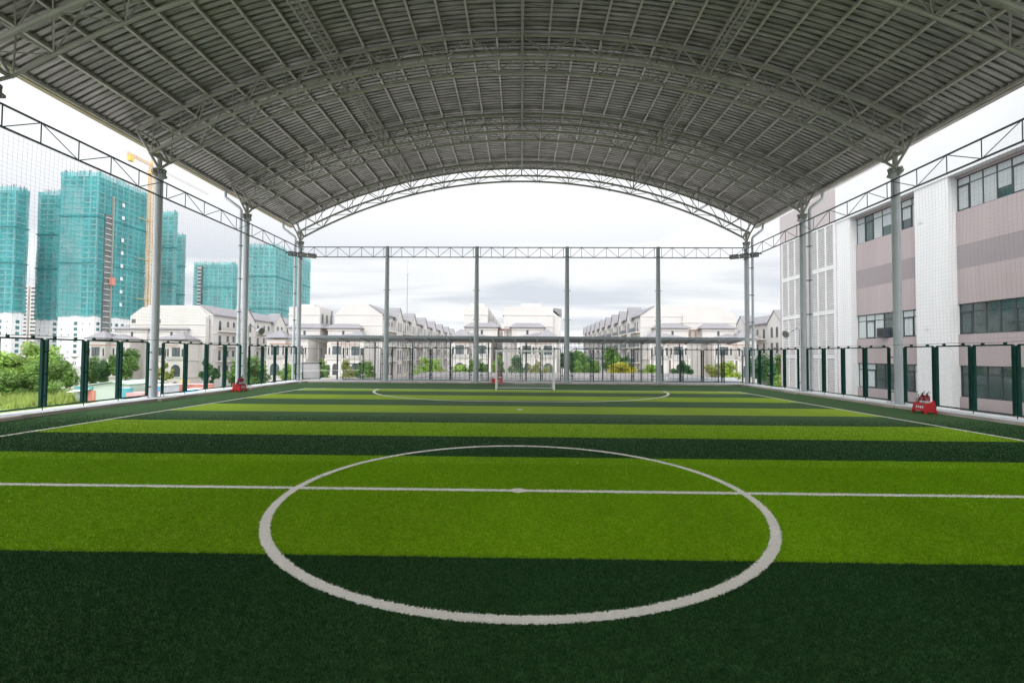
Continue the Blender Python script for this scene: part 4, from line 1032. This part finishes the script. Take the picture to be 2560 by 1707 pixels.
def tree(x, y, zc, rx, rz, shape, col, label, group=None, rot=0, base=GZ, name='tree', cat='tree', n=3600, ls=.085):
    key = (shape, col, n); rz_ = rot
    t = thing(name, label, cat, (x, y, base), rz_, group)
    if key not in protos:
        mb, cl = crown_mesh(sum(map(ord, shape+col)), SH[shape], n, ls); me = mb.build('crown', leaf_m[col], t); protos[key] = (me.data, cl); o = me
    else:
        o = bpy.data.objects.new('crown', protos[key][0]); C.objects.link(o); o.parent = t
    o.scale = (rx, rx, rz); o.location = (0, 0, zc-base)
    cl = protos[key][1]; mb = MB(); h = zc-base
    mb.tube([(0, 0, 0), (.05*rx, 0, h*.5), (0, .05*rx, h), (0, 0, h+rz*.5)], .1, 6, rs=[.055*rx+.05, .045*rx+.04, .03*rx+.03, .02])
    for c, r in cl[:7]:
        mb.tube([(0, 0, max(.3, h-rz*.5)), Vector((c.x*rx*.5, c.y*rx*.5, h+c.z*rz*.3)), Vector((c.x*rx, c.y*rx, h+c.z*rz))], .03, 5, rs=[.03*rx+.02, .025*rx, .01*rx])
    mb.build('trunk', bark, t)
    return t
TR = [(-86.7, 85, -1.9, 2.0, 2.3, 'cone', 'mid', 'cone shaped green tree in front of the leftmost villa arch'), (-80.1, 85, -.9, 2.4, 2.8, 'fan', 'mid', 'fan shaped green tree left of the nearest left column'),
 (-72.1, 85, -2.3, 1.7, 2.4, 'sparse', 'olive', 'sparse olive tree just right of the nearest left column'), (-62.9, 85, -2.0, 1.7, 2.3, 'sparse', 'dark', 'sparse crooked tree before the white townhouse at left'),
 (-53.2, 83, -2.1, 3.1, 2.8, 'round', 'mid', 'large round green tree right of the middle left column'), (-46.9, 85, -2.3, 1.5, 2.2, 'round', 'light', 'light green tree beside the far left corner column'),
 (-57.6, 84, -2.9, 1.1, 1.6, 'sparse', 'mid', 'small green tree left of the middle left column'),
 (-39.9, 85, -1.8, 1.7, 2.0, 'cone', 'mid', 'cone shaped green tree seen through the open gate'), (-34.8, 85, -1.6, 1.2, 1.9, 'round', 'olive', 'slim olive tree left of the closed gate leaf'), (-30.8, 85, -1.6, 1.8, 1.7, 'round', 'mid', 'round tree right of the closed gate leaf'),
 (-18.9, 85, -1.2, 2.5, 2.0, 'bush', 'light', 'bright green round tree left of the second net post'), (-14.6, 85, -1.9, 1.3, 1.6, 'sparse', 'olive', 'small brownish tree beside the bright green round tree'),
 (-11.6, 85, -1.6, 1.7, 1.6, 'round', 'light', 'light green tree just left of the second net post'), (-8.6, 85, -1.2, 1.7, 1.9, 'round', 'mid', 'green tree just right of the second net post'),
 (-4.2, 85, -1.2, 1.3, 2.0, 'sparse', 'light', 'light sparse tree behind the left goal post'), (-.9, 85, -.9, 1.9, 2.2, 'cone', 'dark', 'dark cone shaped tree in the left half of the goal'), (2.2, 85, -1.7, 1.6, 1.5, 'round', 'olive', 'low olive tree in the middle of the goal'), (4.5, 85, -1.2, 1.1, 2.1, 'sparse', 'olive', 'thin sparse tree in the right half of the goal'),
 (12.2, 87, -.5, 1.5, 2.4, 'bush', 'mid', 'tall green tree just right of the third net post'), (25.6, 85, -1.4, 1.9, 1.6, 'round', 'light', 'light green tree left of the rightmost net post'),
 (20.0, 85, -1.5, 2.3, 1.5, 'bush', 'yellow', 'bright yellow flowering tree right of the goal'), (19.4, 93, .9, 2.1, 2.3, 'round', 'mid', 'green tree above the yellow flowering tree'), (22.8, 94, -.4, 1.4, 1.8, 'round', 'dark', 'dark tree right of the yellow flowering tree'),
 (31.9, 85, -1.3, 1.7, 2.0, 'sparse', 'dark', 'sparse dark tree right of the rightmost net post'), (38.4, 85, -.9, 2.0, 1.7, 'fan', 'olive', 'olive fan shaped tree at the far right bay'), (41.3, 85, -1.0, 1.6, 2.0, 'round', 'lime', 'lime green tree at the far right corner'),
 (46.8, 84, -.3, 1.8, 2.6, 'bush', 'dark', 'dark green tree just right of the far right corner column'), (50.3, 84, -1.0, 2.1, 2.5, 'bush', 'mid', 'mid green tree left of the school stair tower'), (48.6, 80, -3.4, 2.6, 1.5, 'bush', 'light', 'low light green bush between the two trees by the school')]
for i, (x, y, zc, rx, rz, sh, co, lab) in enumerate(TR): tree(x, y, zc, rx*1.2, rz*1.1, sh, co, lab, rot=i*1.3, group='street trees in front of the villas')
for i in range(9):   # avenue on the right, receding between the rows
    y = 97+i*11; tree(13.5+i*.4, y, .1-.05*i, 2.3, 2.6, 'bush', 'mid' if i % 2 else 'dark', 'round avenue tree in the line right of the goal, %s from the near end' % ORD[i], rot=i*2.1, group='avenue trees')
for i in range(5):
    y = 92+i*8; tree(15.6+i*1.2, y, -1.2, 1.5, 1.5, 'round', 'olive' if i % 2 else 'mid', 'small tree under the avenue on the right, %s from the near end' % ORD[i], rot=i*1.7, group='small avenue trees')
BT = [(-97.5, 76, -2.6, 5.0, 4.6, 'fresh', 'broad light green bush at the left edge of the picture'), (-92.6, 79, -1.0, 3.6, 4.2, 'fresh', 'tall light green bush behind the nearest left fence post'), (-86.2, 77, -2.7, 3.4, 3.2, 'bushy', 'round green bush between the two nearest left fence posts'),
      (-91.5, 73, -4.2, 3.4, 2.2, 'bushy', 'low dark bush under the tall light green bushes'), (-82.9, 83, -2.0, 1.4, 2.4, 'dark', 'narrow dark tree behind the street lamp')]
for i, (x, y, zc, rx, rz, co, lab) in enumerate(BT): tree(x, y, zc, rx, rz, 'bush', co, lab, rot=i, group='bushes on the rough grass', name='bush', cat='bush', n=9000, ls=.075)
# tall grass tufts on the rough field
q = random.Random(11); mb = MB()
for _ in range(5200):
    x, y = q.uniform(-112, -72), q.uniform(58, 76); h = q.uniform(.5, 1.5); a = q.uniform(0, 6.28); dx, dy = math.cos(a)*.12, math.sin(a)*.12; lx, ly = q.uniform(-.4, .4), q.uniform(-.4, .4)
    mb.add([(x-dx, y-dy, -6.42), (x+dx, y+dy, -6.42), (x+lx, y+ly, -6.42+h)], [(0,1,2)])
tag(mb.build('tall_grass', leafmat('tall_grass_blades', (.30, .38, .09))), 'tall yellowish grass on the rough field below the left bushes', 'grass', kind='stuff')
